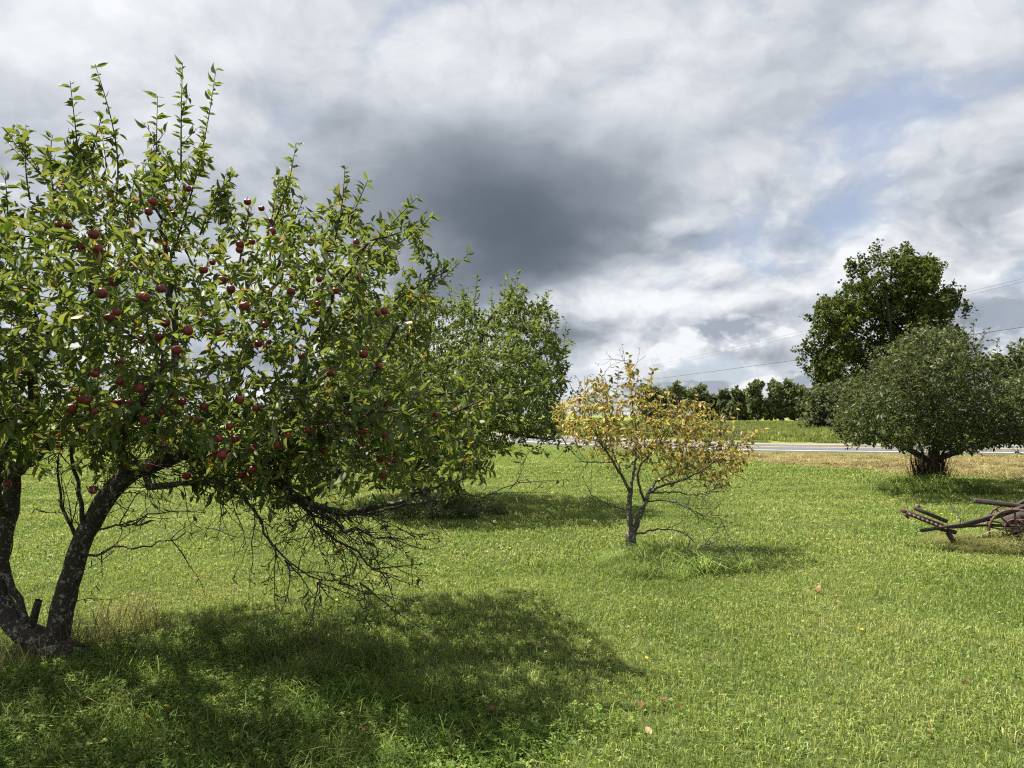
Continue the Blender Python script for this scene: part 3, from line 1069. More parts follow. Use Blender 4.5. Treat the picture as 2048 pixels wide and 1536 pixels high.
# ---- the apple tree with red fruit -------------------------------------------------
rng = np.random.default_rng(5)
AY = 5.05
apple_tree = empty('apple_tree', (0, 0, 0), 'leaning apple tree with red apples and bare drooping twigs below the crown', 'tree', None)
L_ = [
    (None, [(172, 1318, 4.98, .060), (145, 1310, 5.0, .085), (100, 1291, 5.04, .088), (50, 1263, 5.1, .080), (14, 1234, 5.15, .074), (-4, 1195, 5.19, .072)]),  # 0 low bent stem
    (0, [(112, 1296, 5.04, .088), (120, 1245, 5.05, .076), (136, 1175, 5.04, .069), (156, 1105, 5.03, .067), (180, 1045, 5.02, .066), (212, 990, 5.03, .068), (255, 950, 5.06, .062), (310, 925, 5.12, .054), (370, 905, 5.2, .046)]),  # 1 leaning trunk
    (0, [(-4, 1195, 5.19, .070), (-2, 1150, 5.22, .066), (6, 1095, 5.25, .062), (14, 1030, 5.28, .058), (26, 960, 5.3, .052), (44, 880, 5.33, .044), (66, 800, 5.38, .036), (60, 720, 5.42, .028)]),  # 2 upright trunk
    (2, [(2, 1140, 5.23, .026), (24, 1170, 5.18, .024), (44, 1205, 5.12, .024), (54, 1245, 5.1, .026)]),   # 3 strut
    (0, [(58, 1262, 5.1, .034), (66, 1232, 5.06, .028), (80, 1204, 5.02, .024)]),                          # 4 broken stub
    (1, [(370, 905, 5.2, .054), (430, 912, 5.28, .050), (500, 930, 5.3, .046), (555, 962, 5.25, .042), (605, 1005, 5.15, .036), (680, 1032, 5.05, .030), (760, 1012, 4.95, .022), (840, 985, 4.85, .014), (930, 955, 4.8, .008)]),  # 5
    (1, [(300, 975, 5.05, .032), (360, 968, 4.98, .024), (440, 962, 4.9, .018), (500, 1000, 4.82, .013), (540, 1070, 4.75, .009), (575, 1130, 4.7, .007), (640, 1168, 4.65, .005), (720, 1166, 4.6, .003)]),  # 6 drooping
    (5, [(560, 965, 5.2, .024), (620, 1035, 5.05, .014), (690, 1090, 4.95, .010), (745, 1140, 4.9, .006), (800, 1150, 4.86, .003)]),
    (5, [(610, 1008, 5.1, .02), (690, 1055, 4.85, .013), (760, 1078, 4.75, .008), (830, 1075, 4.7, .004)]),
    (5, [(680, 1032, 5.0, .014), (770, 1022, 4.9, .010), (860, 1003, 4.8, .007), (960, 990, 4.72, .005), (1010, 985, 4.7, .004), (1036, 965, 4.68, .003)]),
    (1, [(310, 925, 5.12, .05), (335, 840, 5.15, .040), (352, 740, 5.2, .034), (352, 640, 5.22, .028), (336, 540, 5.24, .023), (330, 460, 5.26, .016), (300, 400, 5.28, .010)]),  # 10
    (1, [(370, 905, 5.2, .042), (440, 820, 5.35, .036), (490, 720, 5.5, .030), (525, 640, 5.6, .024), (556, 550, 5.65, .018), (580, 460, 5.7, .012)]),
    (5, [(500, 930, 5.3, .036), (575, 850, 5.0, .030), (612, 740, 4.85, .025), (630, 650, 4.8, .020), (680, 560, 4.75, .015), (735, 495, 4.72, .010), (790, 455, 4.7, .006)]),
    (5, [(555, 962, 5.25, .032), (650, 880, 5.5, .026), (730, 780, 5.6, .022), (775, 690, 5.6, .018), (830, 595, 5.58, .013), (890, 540, 5.55, .008)]),
    (2, [(26, 960, 5.3, .042), (90, 895, 5.0, .036), (150, 820, 4.7, .030), (185, 700, 4.55, .025), (188, 560, 4.5, .019), (180, 440, 4.48, .012)]),
    (2, [(44, 880, 5.33, .045), (0, 780, 5.7, .036), (-50, 650, 6.0, .028), (-60, 520, 6.1, .018)]),
    (1, [(330, 918, 5.15, .04), (300, 860, 5.8, .034), (260, 780, 6.2, .026), (230, 660, 6.4, .020), (210, 520, 6.5, .012)]),
    (5, [(430, 912, 5.28, .036), (520, 870, 5.9, .030), (600, 810, 6.4, .024), (680, 720, 6.6, .016), (720, 640, 6.7, .010)]),
    (1, [(255, 950, 5.06, .04), (240, 905, 4.6, .034), (250, 850, 4.2, .026), (300, 780, 3.95, .018), (330, 700, 3.9, .011)]),
    (5, [(500, 930, 5.3, .03), (560, 900, 4.7, .026), (640, 860, 4.3, .020), (720, 830, 4.05, .014), (800, 820, 3.95, .008)]),
    (5, [(605, 1005, 5.15, .022), (700, 930, 5.1, .017), (800, 880, 5.0, .013), (890, 830, 4.95, .009), (960, 800, 4.9, .005)]),
    (2, [(14, 1030, 5.28, .035), (-10, 985, 4.8, .030), (10, 900, 4.4, .024), (60, 800, 4.1, .018), (90, 690, 4.0, .012)]),
    (1, [(160, 1105, 5.03, .02), (152, 1060, 5.0, .016), (125, 1025, 4.97, .013), (108, 990, 4.95, .011), (118, 940, 4.92, .008), (118, 890, 4.9, .005)]),
    (1, [(165, 1060, 5.0, .022), (157, 1010, 4.95, .018), (150, 950, 4.9, .015), (146, 890, 4.88, .012), (170, 820, 4.85, .009)]),
    (1, [(175, 1110, 4.96, .012), (210, 1103, 4.88, .009), (270, 1098, 4.8, .007), (340, 1078, 4.72, .005), (410, 1055, 4.66, .003)]),
    (1, [(190, 1060, 4.96, .010), (240, 1050, 4.9, .007), (310, 1030, 4.84, .005), (390, 1018, 4.8, .003)]),
]
L_ = [(a, [(x, y, Y, w if k < 5 else w * 0.8) for x, y, Y, w in q]) for k, (a, q) in enumerate(L_)]
pos, par, rad = limbs(L_, 0.085, rng, 0.45)
n0 = len(pos)
CROWN = [(-420, 420), (-300, 330), (-160, 330), (-60, 380), (-10, 420), (20, 400), (60, 420), (75, 330), (40, 280), (90, 290), (125, 320), (150, 300), (200, 300), (228, 360), (262, 420), (285, 330), (300, 290), (330, 300), (352, 420), (372, 300), (410, 270), (420, 330), (385, 420), (430, 400), (470, 345), (470, 400), (500, 460), (530, 400), (560, 330), (590, 330), (600, 400), (640, 420), (690, 370), (720, 410), (770, 420), (830, 400), (872, 440), (850, 510), (820, 560), (850, 600), (880, 620), (860, 680), (880, 740), (940, 760), (990, 790), (1000, 850), (985, 900), (1005, 955), (950, 985), (880, 980), (790, 990), (690, 985), (620, 950), (540, 930), (460, 940), (400, 925), (300, 910), (200, 930), (120, 900), (60, 920), (0, 950), (-100, 930), (-250, 900), (-420, 760)]
SKIRT = [(-330, 740), (-100, 780), (100, 790), (350, 800), (600, 800), (850, 800), (970, 830), (985, 880), (990, 940), (940, 965), (860, 965), (780, 980), (690, 975), (620, 945), (540, 940), (460, 945), (400, 930), (300, 915), (200, 930), (120, 905), (60, 925), (0, 950), (-100, 930), (-250, 900)]
A1 = np.concatenate([fill_crown(CROWN, lambda x: 5.2 + 0.0013 * (x - 350), 1.62, 190, 9000, rng, 0.95, 4.0, 21, 0.35), fill_crown(SKIRT, lambda x: 5.15 + 0.0011 * (x - 350), 1.5, 60, 2600, rng, 0.4, 4.6, 22, 0.3)])
UNDER = [(-60, 900), (500, 915), (700, 940), (860, 945), (905, 985), (860, 1040), (830, 1080), (800, 1120), (740, 1170), (640, 1172), (560, 1150), (520, 1080), (440, 1040), (380, 1060), (300, 1000), (200, 985), (120, 1010), (60, 960)]
A2 = fill_crown(UNDER, 5.0, 1.0, 90, 500, rng)
pos, par = colonise(pos, par, np.concatenate([A1, A2]), 0.06, 0.085, rng, 110, 0.02, 0.22)
rad0 = rad
r = pipe(par, rad, 0.0019, n0)
wood(apple_tree, pos, par, r, n0, m_bark, m_twig, gnarl=0.008)
px_, py_ = to_px(pos)
LOW = np.interp(px_, [-400, 0, 100, 200, 300, 400, 500, 600, 700, 800, 900, 1000, 1100], [935, 955, 920, 920, 910, 925, 935, 955, 978, 985, 985, 985, 930])
LOW = LOW + 32 * wave_noise(pos, 7.0, 77)
leafy_n = (np.arange(len(pos)) >= n0) & (r < 0.012) & ((py_ < LOW - 10) | ((py_ < LOW + 30) & (rng.uniform(0, 1, len(pos)) < 0.25)))
stray = (np.arange(len(pos)) >= n0) & (r < 0.006) & (py_ >= LOW - 10) & (rng.uniform(0, 1, len(pos)) < 0.02)
at, al = leaf_spots(pos, par, leafy_n, 3.2, rng)
at2, al2 = leaf_spots(pos, par, stray, 1.4, rng)
SH = [((225, 440), (190, 128), 4.55), ((165, 400), (140, 162), 4.6), ((335, 540), (432, 138), 5.2), ((362, 360), (365, 125), 5.25), ((308, 420), (315, 192), 5.1), ((100, 370), (12, 262), 5.0), ((60, 400), (52, 248), 5.3), ((530, 480), (592, 285), 5.5),
      ((665, 500), (690, 330), 5.0), ((690, 470), (736, 360), 5.05), ((740, 660), (945, 500), 5.1), ((790, 600), (905, 520), 5.2), ((640, 560), (868, 430), 4.75), ((720, 520), (835, 395), 4.7), ((400, 470), (470, 342), 5.0), ((440, 450), (455, 350), 5.3),
      ((20, 520), (10, 345), 4.9), ((-40, 480), (-60, 300), 5.6), ((560, 560), (610, 390), 5.6), ((540, 520), (560, 340), 5.9), ((860, 790), (1128, 765), 4.75), ((850, 830), (1062, 785), 4.6), ((880, 840), (1010, 800), 4.9), ((250, 480), (275, 330), 5.7),
      ((860, 900), (990, 945), 4.8), ((840, 870), (1000, 885), 4.85), ((330, 480), (300, 300), 5.9), ((180, 330), (205, 230), 4.7), ((110, 400), (105, 270), 4.9), ((480, 520), (500, 400), 5.2), ((800, 700), (885, 610), 5.4), ((640, 700), (700, 600), 4.2)]
SL = [(P(a[0], a[1], Y + 0.05 + max(0, a[0] - 450) * .0011), P(c[0], c[1], Y + max(0, a[0] - 450) * .0011), 0.0075) for a, c, Y in SH]
for a, c, w in list(SL):
    for _ in range(rng.integers(2, 6)):
        t = rng.uniform(.05, .62)
        d = c - a
        q = a + d * t
        e = q + d / np.linalg.norm(d) * rng.uniform(.06, .2) + rng.normal(0, .075, 3)
        SL.append((q, e, .004))
sp, spar, srad = shoots(SL, rng)
V, f, _ = tubes(sp, spar, srad, np.ones(len(sp), bool), 5)
for_leaf = np.nonzero(spar >= 0)[0]
at3, al3 = leaf_spots(sp, spar, np.ones(len(sp), bool), 2.0, rng)
bp_, bpar, brad = sprays(low_only(starts_along(L_, [1], .62) + starts_along(L_, [5, 5, 17, 19, 20, 12, 13], .0) + starts_along(L_, [6, 9, 7, 8, 10, 11, 12, 13, 17, 18, 19], .0) * 2 + starts_along(L_, [1], .7)), rng, 300, .46, .0042, .028, (.30, -.02, -.10))
b2, bpar2, brad2 = sprays(starts_along(L_, [24, 25, 9, 22, 1, 2, 7, 8], .2), rng, 60, .34, .0044, .025, (.15, 0, -.1))
Vb, fb, _ = tubes(np.concatenate([bp_, b2]), np.concatenate([bpar, np.where(bpar2 >= 0, bpar2 + len(bp_), -1)]), np.concatenate([brad, brad2]), np.ones(len(bp_) + len(b2), bool), 4)
tag(link('bare_twig', make_mesh('bare_twig', Vb, [fb], m_twig, smooth=True), apple_tree), kind='stuff')
o = link('shoot', make_mesh('shoot', V, [f], m_twig, smooth=True), apple_tree)
tag(o, kind='stuff')
at, al = np.concatenate([at, at2, at3]), np.concatenate([al, al2, al3])
sprn = np.concatenate([bp_, b2]); sprp = np.concatenate([bpar, np.where(bpar2 >= 0, bpar2 + len(bp_), -1)])
sx_, sy_ = to_px(sprn)
ok_ = (sx_ > 380) & (sy_ < 985 + 30 * wave_noise(sprn, 6.0, 78)) & (wave_noise(sprn, 5.0, 79) > -0.25)
ok_ |= (rng.uniform(0, 1, len(sprn)) < 0.02)
at4, al4 = leaf_spots(sprn, sprp, ok_, 0.75, rng)
at, al = np.concatenate([at, at4]), np.concatenate([al, al4])
ntot = len(at)
fr = leaf_frames(at, al, rng, 0.063, 0.85, 0.22, 0.34, 0.5)

APX = """285,391 307,404 297,424 377,378 347,426 117,450 134,452 187,469 163,491 195,498 203,587 228,564 322,578 288,595 480,489 479,500 407,540 462,579 444,561 425,525 504,396 523,417 543,442 544,463 504,484 713,485 621,485
638,559 671,582 582,585 636,606 634,627 489,612 756,627 769,623 692,636 704,639 538,684 517,688 530,650 604,714 727,709 758,733 662,745 234,624 219,635 331,646 376,662 437,665 319,675 285,679 353,701 239,726 189,747 239,763 280,776
163,799 174,801 236,805 254,807 323,823 189,823 288,841 395,841 408,814 363,804 459,853 470,879 438,877 140,818 52,820 428,907 444,910 272,925 298,933 373,952 483,951 186,980 14,968 44,944 3,938 78,872 471,880 504,896 554,862
574,873 556,890 586,913 653,847 618,860 647,900 723,862 723,887 714,890 769,870 762,918 777,928 789,921 766,951 872,831 507,939 479,800 512,817 771,809"""
apx = np.array([[float(v) for v in t.split(',')] for t in APX.split()])
tw = np.nonzero((np.arange(len(pos)) >= n0) & (r < 0.02))[0]
tx, ty = to_px(pos[tw])
ymin, ymax = 3.6, 7.1
hang = []
for (ax, ay) in apx:
    c = np.hypot(tx - ax, ty + 12 - ay) / 9 + (pos[tw][:, 1] - 4.0) * 0.9 + rng.normal(0, 0.3, len(tw))
    k = tw[int(np.argmin(c))]
    hang.append((pos[k], ax, ay))

# lathe for one apple (with dimples) and its stalk
prof = [(0.0, 0.33), (0.10, 0.36), (0.22, 0.43), (0.36, 0.44), (0.47, 0.33), (0.515, 0.12), (0.50, -0.10), (0.43, -0.29), (0.30, -0.42), (0.16, -0.46), (0.06, -0.42), (0.0, -0.39)]
seg = 12
vv, qq, tt = [(0, 0, prof[0][1])], [], []
for rr_, zz in prof[1:-1]:
    vv += [(rr_ * math.cos(2 * math.pi * j / seg), rr_ * math.sin(2 * math.pi * j / seg), zz) for j in range(seg)]
vv.append((0, 0, prof[-1][1]))
for k in range(len(prof) - 3):
    for j in range(seg):
        qq.append((1 + k * seg + j, 1 + (k + 1) * seg + j, 1 + (k + 1) * seg + (j + 1) % seg, 1 + k * seg + (j + 1) % seg))
last = 1 + (len(prof) - 3) * seg
for j in range(seg):
    tt.append((0, 1 + j, 1 + (j + 1) % seg)); tt.append((len(vv) - 1, last + (j + 1) % seg, last + j))
m_red, b, out = new_mat('apple_skin')
tc = b.n('ShaderNodeTexCoord').outputs['Object']
oi = b.n('ShaderNodeObjectInfo').outputs['Random']
c_ = b.ramp(b.noise(b.vm('MULTIPLY', tc, (5, 5, 0.8)), 2.2, 4, 0.6), [(0.3, (0.09, 0.006, 0.010)), (0.55, (0.16, 0.010, 0.014)), (0.75, (0.27, 0.035, 0.028)), (0.9, (0.36, 0.16, 0.06))])
c_ = b.mix(b.mul(oi, 0.35), c_, (0.16, 0.012, 0.018, 1))
sp_ = b.smooth(b.noise(tc, 26, 2), 0.66, 0.72)
c_ = b.mix(b.mul(sp_, 0.5), c_, (0.5, 0.3, 0.2, 1))
pr_ = b.n('ShaderNodeBsdfPrincipled'); b.put(pr_.inputs['Base Color'], c_); pr_.inputs['Roughness'].default_value = 0.36; pr_.inputs['Specular IOR Level'].default_value = 0.5
b.link(pr_.outputs[0], out.inputs[0])
me_apple = make_mesh('apple', vv, [np.array(qq), np.array(tt)], m_red, smooth=True)
sv, sf, _ = tubes(np.array([[0, 0, .30], [.03, 0, .55], [.08, .02, .85]]), np.array([-1, 0, 1]), np.array([.03, .025, .03]), np.ones(3, bool), 5)
me_stalk = make_mesh('stalk', sv, [sf], m_twig, smooth=True)
app_pos = []
for (q, ax, ay) in hang:
    d = rng.uniform(0.042, 0.057) if rng.uniform() < .75 else rng.uniform(.032, .044)
    tgt = P(ax, ay, q[1])
    off = np.clip(tgt - q, -0.10, 0.10)
    c = q + off * np.array([1, 0, 1]) if np.linalg.norm(off) < 0.16 else q - np.array([0, 0, 0.06])
    ap = link('apple', me_apple, apple_tree)
    ap.location = c
    ap.scale = (d, d, d * rng.uniform(0.88, 0.98))
    ap.rotation_euler = (rng.normal(0, .25), rng.normal(0, .25), rng.uniform(0, 6))
    st = link('stalk', me_stalk, ap)
    app_pos.append((c, d))
# leaves that would grow through or right over a fruit are dropped
keep = np.ones(ntot, bool)
lx, ly = to_px(at + fr[0] * (fr[3] * 0.5)[:, None])
for c, d in app_pos:
    cx_, cy_ = to_px(c)
    infront = (np.hypot(lx - cx_, ly - cy_) < d / c[1] * F * 0.62) & (at[:, 1] < c[1] + 0.05) & (rng.uniform(0, 1, ntot) < 0.7)
    keep &= ~infront
at, fr = at[keep], tuple(x[keep] for x in fr)
# the leaves that show largest are objects of their own
vis = (lx[keep] > 5) & (lx[keep] < 2043) & (ly[keep] > 5)
score = at[:, 1] + np.where(vis, 0, 99) + rng.uniform(0, 1.6, len(at))
own = np.argsort(score)[:300]
rest = np.ones(len(at), bool); rest[own] = False
me_f = leaf_mesh('foliage', LEAF8, at[rest], tuple(x[rest] for x in fr), m_apple_leaf, rng, 0.70)
fo = tag(link('foliage', me_f, apple_tree), kind='stuff')
me_l = make_mesh('leaf', LEAF8[0] * np.array([1, 0.70, 1.5]), LEAF8[1], m_apple_leaf, {'tint': np.zeros(8)})
for k in own:
    lf = link('leaf', me_l, apple_tree)
    s = float(fr[3][k])
    M = Matrix.Identity(4)
    for j, vec in enumerate((fr[0][k], fr[1][k], fr[2][k])):
        for i in range(3):
            M[i][j] = float(vec[i]) * s
    M.translation = Vector(at[k])
    lf.matrix_local = M
print('apple tree nodes', len(pos), 'leaves', len(at))


def fringe_of(poly, Y0, n, reach, rng, ymax=880):
    poly = np.asarray(poly, float)
    out = []
    c = poly.mean(0)
    seg = np.linalg.norm(np.roll(poly, -1, 0) - poly, axis=1)
    while len(out) < n:
        k = rng.choice(len(poly), p=seg / seg.sum())
        q = poly[k] + (poly[(k + 1) % len(poly)] - poly[k]) * rng.uniform()
        if q[1] > ymax:
            continue
        d = q - c; d /= np.linalg.norm(d)
        d = d * .7 + np.array([rng.normal(0, .25), -.65]); d /= np.linalg.norm(d)
        L = reach * rng.uniform(.3, 1.0) ** 1.5
        y = Y0 + rng.normal(0, .25)
        out.append((tuple(q - d * reach * 1.2), tuple(q + d * L), y))
    return out


def grow(name, label, cat, lines, poly, Y0, T, soft, nattr, D, kill, tip, per, leaf, tmpl, mleaf, mbark, mtwig, seed, step=None, gaps=0.5, gfreq=2.0, bare=None, nbare=0, up=0.05, extra=(), low=None,
         width=1.0, gnarl=0.012, group=None, thr=0.02, lf=(0.85, .2, .25, .6), sides=3, shell=0.3, wig=0.3, extra_per=1.6, own=0, extra_r=0.006, tintf=None, spray=None, loose=0.0):
    rng = np.random.default_rng(seed)
    root = empty(name, (0, 0, 0), label, cat, group)
    pos, par, rad = limbs(lines, step or D, rng, wig)
    n0 = len(pos)
    A = fill_crown(poly, Y0, T, soft, nattr, rng, gaps, gfreq, seed, shell)
    if bare:
        A = np.concatenate([A, fill_crown(bare, Y0, T * 0.8, soft * 0.6, nbare, rng)])
    pos, par = colonise(pos, par, A, D, kill, rng, 90, up, 0.2)
    r = pipe(par, rad, tip, n0)
    wood(root, pos, par, r, n0, mbark, mtwig, gnarl=gnarl, twig_sides=sides)
    px, py = to_px(pos)
    ok = (np.arange(len(pos)) >= n0) & (r < thr)
    if low is not None:
        lim = np.interp(px, low[0], low[1])
        ok &= (py < lim) | ((py < lim + 30) & (rng.uniform(0, 1, len(pos)) < 0.2))
    at, al = leaf_spots(pos, par, ok, per, rng)
    if len(extra):
        sp, spar, srad = shoots([(P(a[0], a[1], Y), P(c[0], c[1], Y), extra_r) for a, c, Y in extra], rng, D * 0.5)
        V, f, _ = tubes(sp, spar, srad, np.ones(len(sp), bool), 4)
        tag(link('shoot', make_mesh('shoot', V, [f], mtwig, smooth=True), root), kind='stuff')
        a3, d3 = leaf_spots(sp, spar, np.ones(len(sp), bool), extra_per, rng)
        at, al = np.concatenate([at, a3]), np.concatenate([al, d3])
    if spray:
        which, *sa = spray
        bp, bpar, brad = sprays(starts_along(lines, which, .3), rng, *sa)
        V, f, _ = tubes(bp, bpar, brad, np.ones(len(bp), bool), 4)
        tag(link('bare_twig', make_mesh('bare_twig', V, [f], mtwig, smooth=True), root), kind='stuff')
    if loose:
        at = at + rng.normal(0, loose, at.shape)
    fr = leaf_frames(at, al, rng, leaf, *lf)
    rest = np.ones(len(at), bool)
    tint = tintf(at, rng) if tintf else rng.uniform(0, 1, len(at))
    if own:
        sc = at[:, 1] + rng.uniform(0, T * 0.7, len(at))
        k_ = np.argsort(sc)[:own]
        rest[k_] = False
        ml = make_mesh('leaf', tmpl[0] * np.array([1, width, 1.2]), tmpl[1], mleaf, {'tint': np.zeros(len(tmpl[0]))})
        for k in k_:
            q = link('leaf', ml, root)
            M = Matrix.Identity(4)
            for j, vec in enumerate((fr[0][k], fr[1][k], fr[2][k])):
                for i in range(3):
                    M[i][j] = float(vec[i] * fr[3][k])
            M.translation = Vector(at[k])
            q.matrix_local = M
    me = leaf_mesh('foliage', tmpl, at[rest], tuple(x[rest] for x in fr), mleaf, rng, width, tint[rest])
    tag(link('foliage', me, root), kind='stuff')
    print(name, 'nodes', len(pos), 'leaves', len(at))
    return root


# ---- dense apple tree behind it -----------------------------------------------------
MY = 13.2
mid_lines = [
    (None, [(846, 1022, MY, .21), (846, 1000, MY, .18), (843, 975, MY, .17), (838, 945, MY, .17)]),
    (0, [(838, 945, MY, .12), (870, 880, MY - .2, .09), (910, 800, MY - .4, .07), (950, 700, MY - .4, .045), (990, 620, MY - .3, .02)]),
    (0, [(838, 945, MY, .12), (800, 870, MY + .2, .09), (770, 780, MY + .4, .07), (760, 680, MY + .3, .04), (780, 620, MY + .3, .02)]),
    (0, [(843, 965, MY, .10), (900, 900, MY + .4, .08), (980, 850, MY + .6, .06), (1050, 780, MY + .6, .04), (1095, 680, MY + .5, .02)]),
    (0, [(838, 945, MY, .09), (840, 860, MY + 1, .07), (850, 760, MY + 1.3, .05), (860, 650, MY + 1.2, .025)]),
    (0, [(838, 945, MY, .09), (845, 880, MY - 1, .07), (880, 800, MY - 1.3, .05), (900, 700, MY - 1.2, .025)]),
    (3, [(980, 850, MY + .6, .04), (1040, 870, MY + .3, .03), (1110, 880, MY, .015)]),
    (2, [(800, 870, MY + .2, .05), (720, 860, MY - .3, .04), (670, 830, MY - .4, .02)]),
]
MIDC = [(630, 800), (660, 700), (700, 640), (760, 600), (800, 590), (830, 585), (862, 580), (885, 620), (915, 600), (935, 590), (955, 625), (985, 625), (1008, 580), (1035, 570), (1050, 620), (1072, 625), (1096, 600), (1105, 660), (1112, 690), (1128, 680), (1132, 740), (1112, 790), (1138, 830), (1125, 880), (1085, 893), (1030, 895), (1010, 920), (950, 930), (860, 930), (760, 950), (680, 900), (630, 850)]
mid_sh = [((872, 640), (868, 548), MY), ((905, 640), (895, 562), MY + .5), ((948, 640), (955, 550), MY - .5), ((1008, 640), (1012, 553), MY), ((1030, 640), (1036, 540), MY + .2), ((1048, 660), (1052, 568), MY - .3), ((1092, 680), (1097, 578), MY + .2), ((1108, 720), (1112, 625), MY), ((1118, 760), (1132, 640), MY - .2), ((1120, 800), (1138, 676), MY + .3),
          ((985, 660), (985, 580), MY + .6), ((930, 650), (925, 570), MY - .8), ((840, 640), (838, 560), MY + .4), ((1070, 680), (1075, 590), MY - .5), ((800, 640), (792, 570), MY), ((760, 660), (745, 590), MY + .5), ((1110, 860), (1170, 872), MY), ((1080, 880), (1150, 900), MY - .3), ((1050, 890), (1100, 908), MY + .2), ((1100, 840), (1158, 780), MY)]
grow('dense_apple_tree', 'dense upright bushy green tree standing behind the fruiting apple tree', 'tree', mid_lines, MIDC, MY, 2.3, 110, 9000, 0.13, 0.15, 0.0028, 11, 0.076, LEAF4, m_mid_leaf, m_bark, m_twig, 31, gaps=0.55, gfreq=2.4, up=0.12, extra=mid_sh + fringe_of(MIDC, MY, 46, 26, np.random.default_rng(3), 800), width=.8, thr=0.03, extra_per=4.5, extra_r=0.008, loose=0.022)

# ---- the small yellowing tree ---------------------------------------------------------
YY = 8.62
yl = [
    (None, [(1262, 1116, YY, .082), (1262, 1095, YY, .070), (1263, 1068, YY, .062)]),
    (0, [(1263, 1068, YY, .045), (1258, 1030, YY, .042), (1259, 995, YY + .03, .038), (1262, 985, YY + .03, .036)]),
    (1, [(1262, 985, YY, .026), (1245, 955, YY - .03, .022), (1228, 925, YY - .08, .019), (1205, 895, YY - .1, .014), (1185, 855, YY - .1, .010), (1172, 800, YY - .1, .005)]),
    (1, [(1262, 985, YY, .026), (1266, 950, YY + .08, .023), (1272, 915, YY + .12, .018), (1276, 880, YY + .12, .014), (1266, 820, YY + .1, .009), (1258, 722, YY + .1, .004)]),
    (0, [(1268, 1068, YY, .045), (1278, 1035, YY - .02, .040), (1288, 1005, YY - .05, .036), (1298, 985, YY - .06, .032)]),
    (4, [(1298, 985, YY, .022), (1330, 968, YY - .15, .019), (1375, 958, YY - .25, .014), (1420, 930, YY - .3, .010), (1460, 895, YY - .3, .007), (1510, 868, YY - .3, .004)]),
    (4, [(1298, 985, YY, .024), (1310, 965, YY + .15, .020), (1345, 945, YY + .3, .016), (1385, 930, YY + .4, .011), (1420, 880, YY + .4, .007), (1450, 840, YY + .4, .004)]),
    (4, [(1288, 1005, YY, .022), (1276, 960, YY - .2, .018), (1275, 935, YY - .25, .016), (1310, 900, YY - .3, .012), (1340, 850, YY - .3, .007), (1360, 795, YY - .3, .004)]),
    (1, [(1258, 1020, YY, .016), (1228, 1013, YY - .1, .013), (1200, 1003, YY - .2, .009), (1178, 985, YY - .3, .006), (1165, 955, YY - .3, .003)]),
    (0, [(1270, 1070, YY, .018), (1298, 1062, YY - .1, .014), (1330, 1056, YY - .18, .011), (1362, 1062, YY - .25, .008), (1385, 1078, YY - .3, .006), (1393, 1094, YY - .3, .005), (1425, 1088, YY - .3, .004), (1465, 1070, YY - .3, .003)]),
    (4, [(1290, 1003, YY, .014), (1340, 1000, YY - .3, .010), (1375, 1015, YY - .4, .007), (1400, 1030, YY - .45, .005), (1436, 1030, YY - .5, .003)]),
    (4, [(1298, 985, YY, .016), (1350, 985, YY + .3, .012), (1400, 990, YY + .4, .008), (1440, 975, YY + .5, .005), (1475, 940, YY + .5, .003)]),
    (2, [(1228, 925, YY, .012), (1195, 925, YY + .3, .010), (1165, 925, YY + .4, .007), (1140, 900, YY + .4, .004), (1115, 870, YY + .4, .003)]),
    (3, [(1272, 915, YY, .014), (1290, 880, YY + .4, .010), (1295, 830, YY + .45, .006), (1305, 745, YY + .45, .003)]),
    (1, [(1262, 985, YY, .018), (1240, 940, YY + .4, .014), (1220, 890, YY + .5, .009), (1215, 820, YY + .5, .005), (1210, 745, YY + .5, .003)]),
]
YC = [(1098, 835), (1105, 800), (1150, 790), (1165, 770), (1192, 745), (1212, 760), (1236, 770), (1248, 735), (1262, 720), (1272, 760), (1284, 770), (1302, 745), (1306, 790), (1330, 805), (1370, 795), (1420, 800), (1445, 835), (1495, 850), (1532, 858), (1520, 885), (1505, 915), (1488, 950), (1445, 965), (1385, 950), (1320, 925), (1250, 912), (1190, 888), (1140, 880), (1105, 862)]
YB = [(1140, 870), (1500, 900), (1480, 950), (1450, 1000), (1400, 1030), (1340, 1010), (1290, 985), (1240, 985), (1190, 950)]
ysh = [((1260, 800), (1258, 708), YY), ((1290, 800), (1308, 735), YY + .4), ((1215, 800), (1200, 742), YY), ((1170, 820), (1158, 765), YY - .3), ((1340, 830), (1330, 785), YY), ((1400, 830), (1395, 785), YY), ((1480, 880), (1532, 855), YY), ((1440, 850), (1475, 815), YY + .2), ((1270, 800), (1280, 740), YY - .3), ((1230, 800), (1238, 735), YY + .2)]
yl = [(a, [(x, y, Y, w * (.92 if k == 0 else .74)) for x, y, Y, w in q]) for k, (a, q) in enumerate(yl)]
grow('yellowing_tree', 'small half bare tree with sparse yellow and brown leaves', 'tree', yl, YC, YY + 0.05, 0.95, 50, 3200, 0.06, 0.075, 0.0020, 1.8, 0.053, LEAF8, m_yellow_leaf, m_bark_grey, m_bark_grey, 41, gaps=0.55, gfreq=4.5, bare=YB, nbare=900, up=0.06, extra=ysh,
     low=([1100, 1180, 1260, 1330, 1400, 1460, 1530], [905, 905, 918, 940, 965, 975, 925]), width=1.05, gnarl=0.004, thr=0.008, extra_per=1.5, extra_r=0.004, own=300, spray=([2, 3, 5, 6, 7, 9, 10, 11, 12, 14, 5, 6, 11, 10], 120, .42, .0042, -.035, (.10, -.05, .18)))

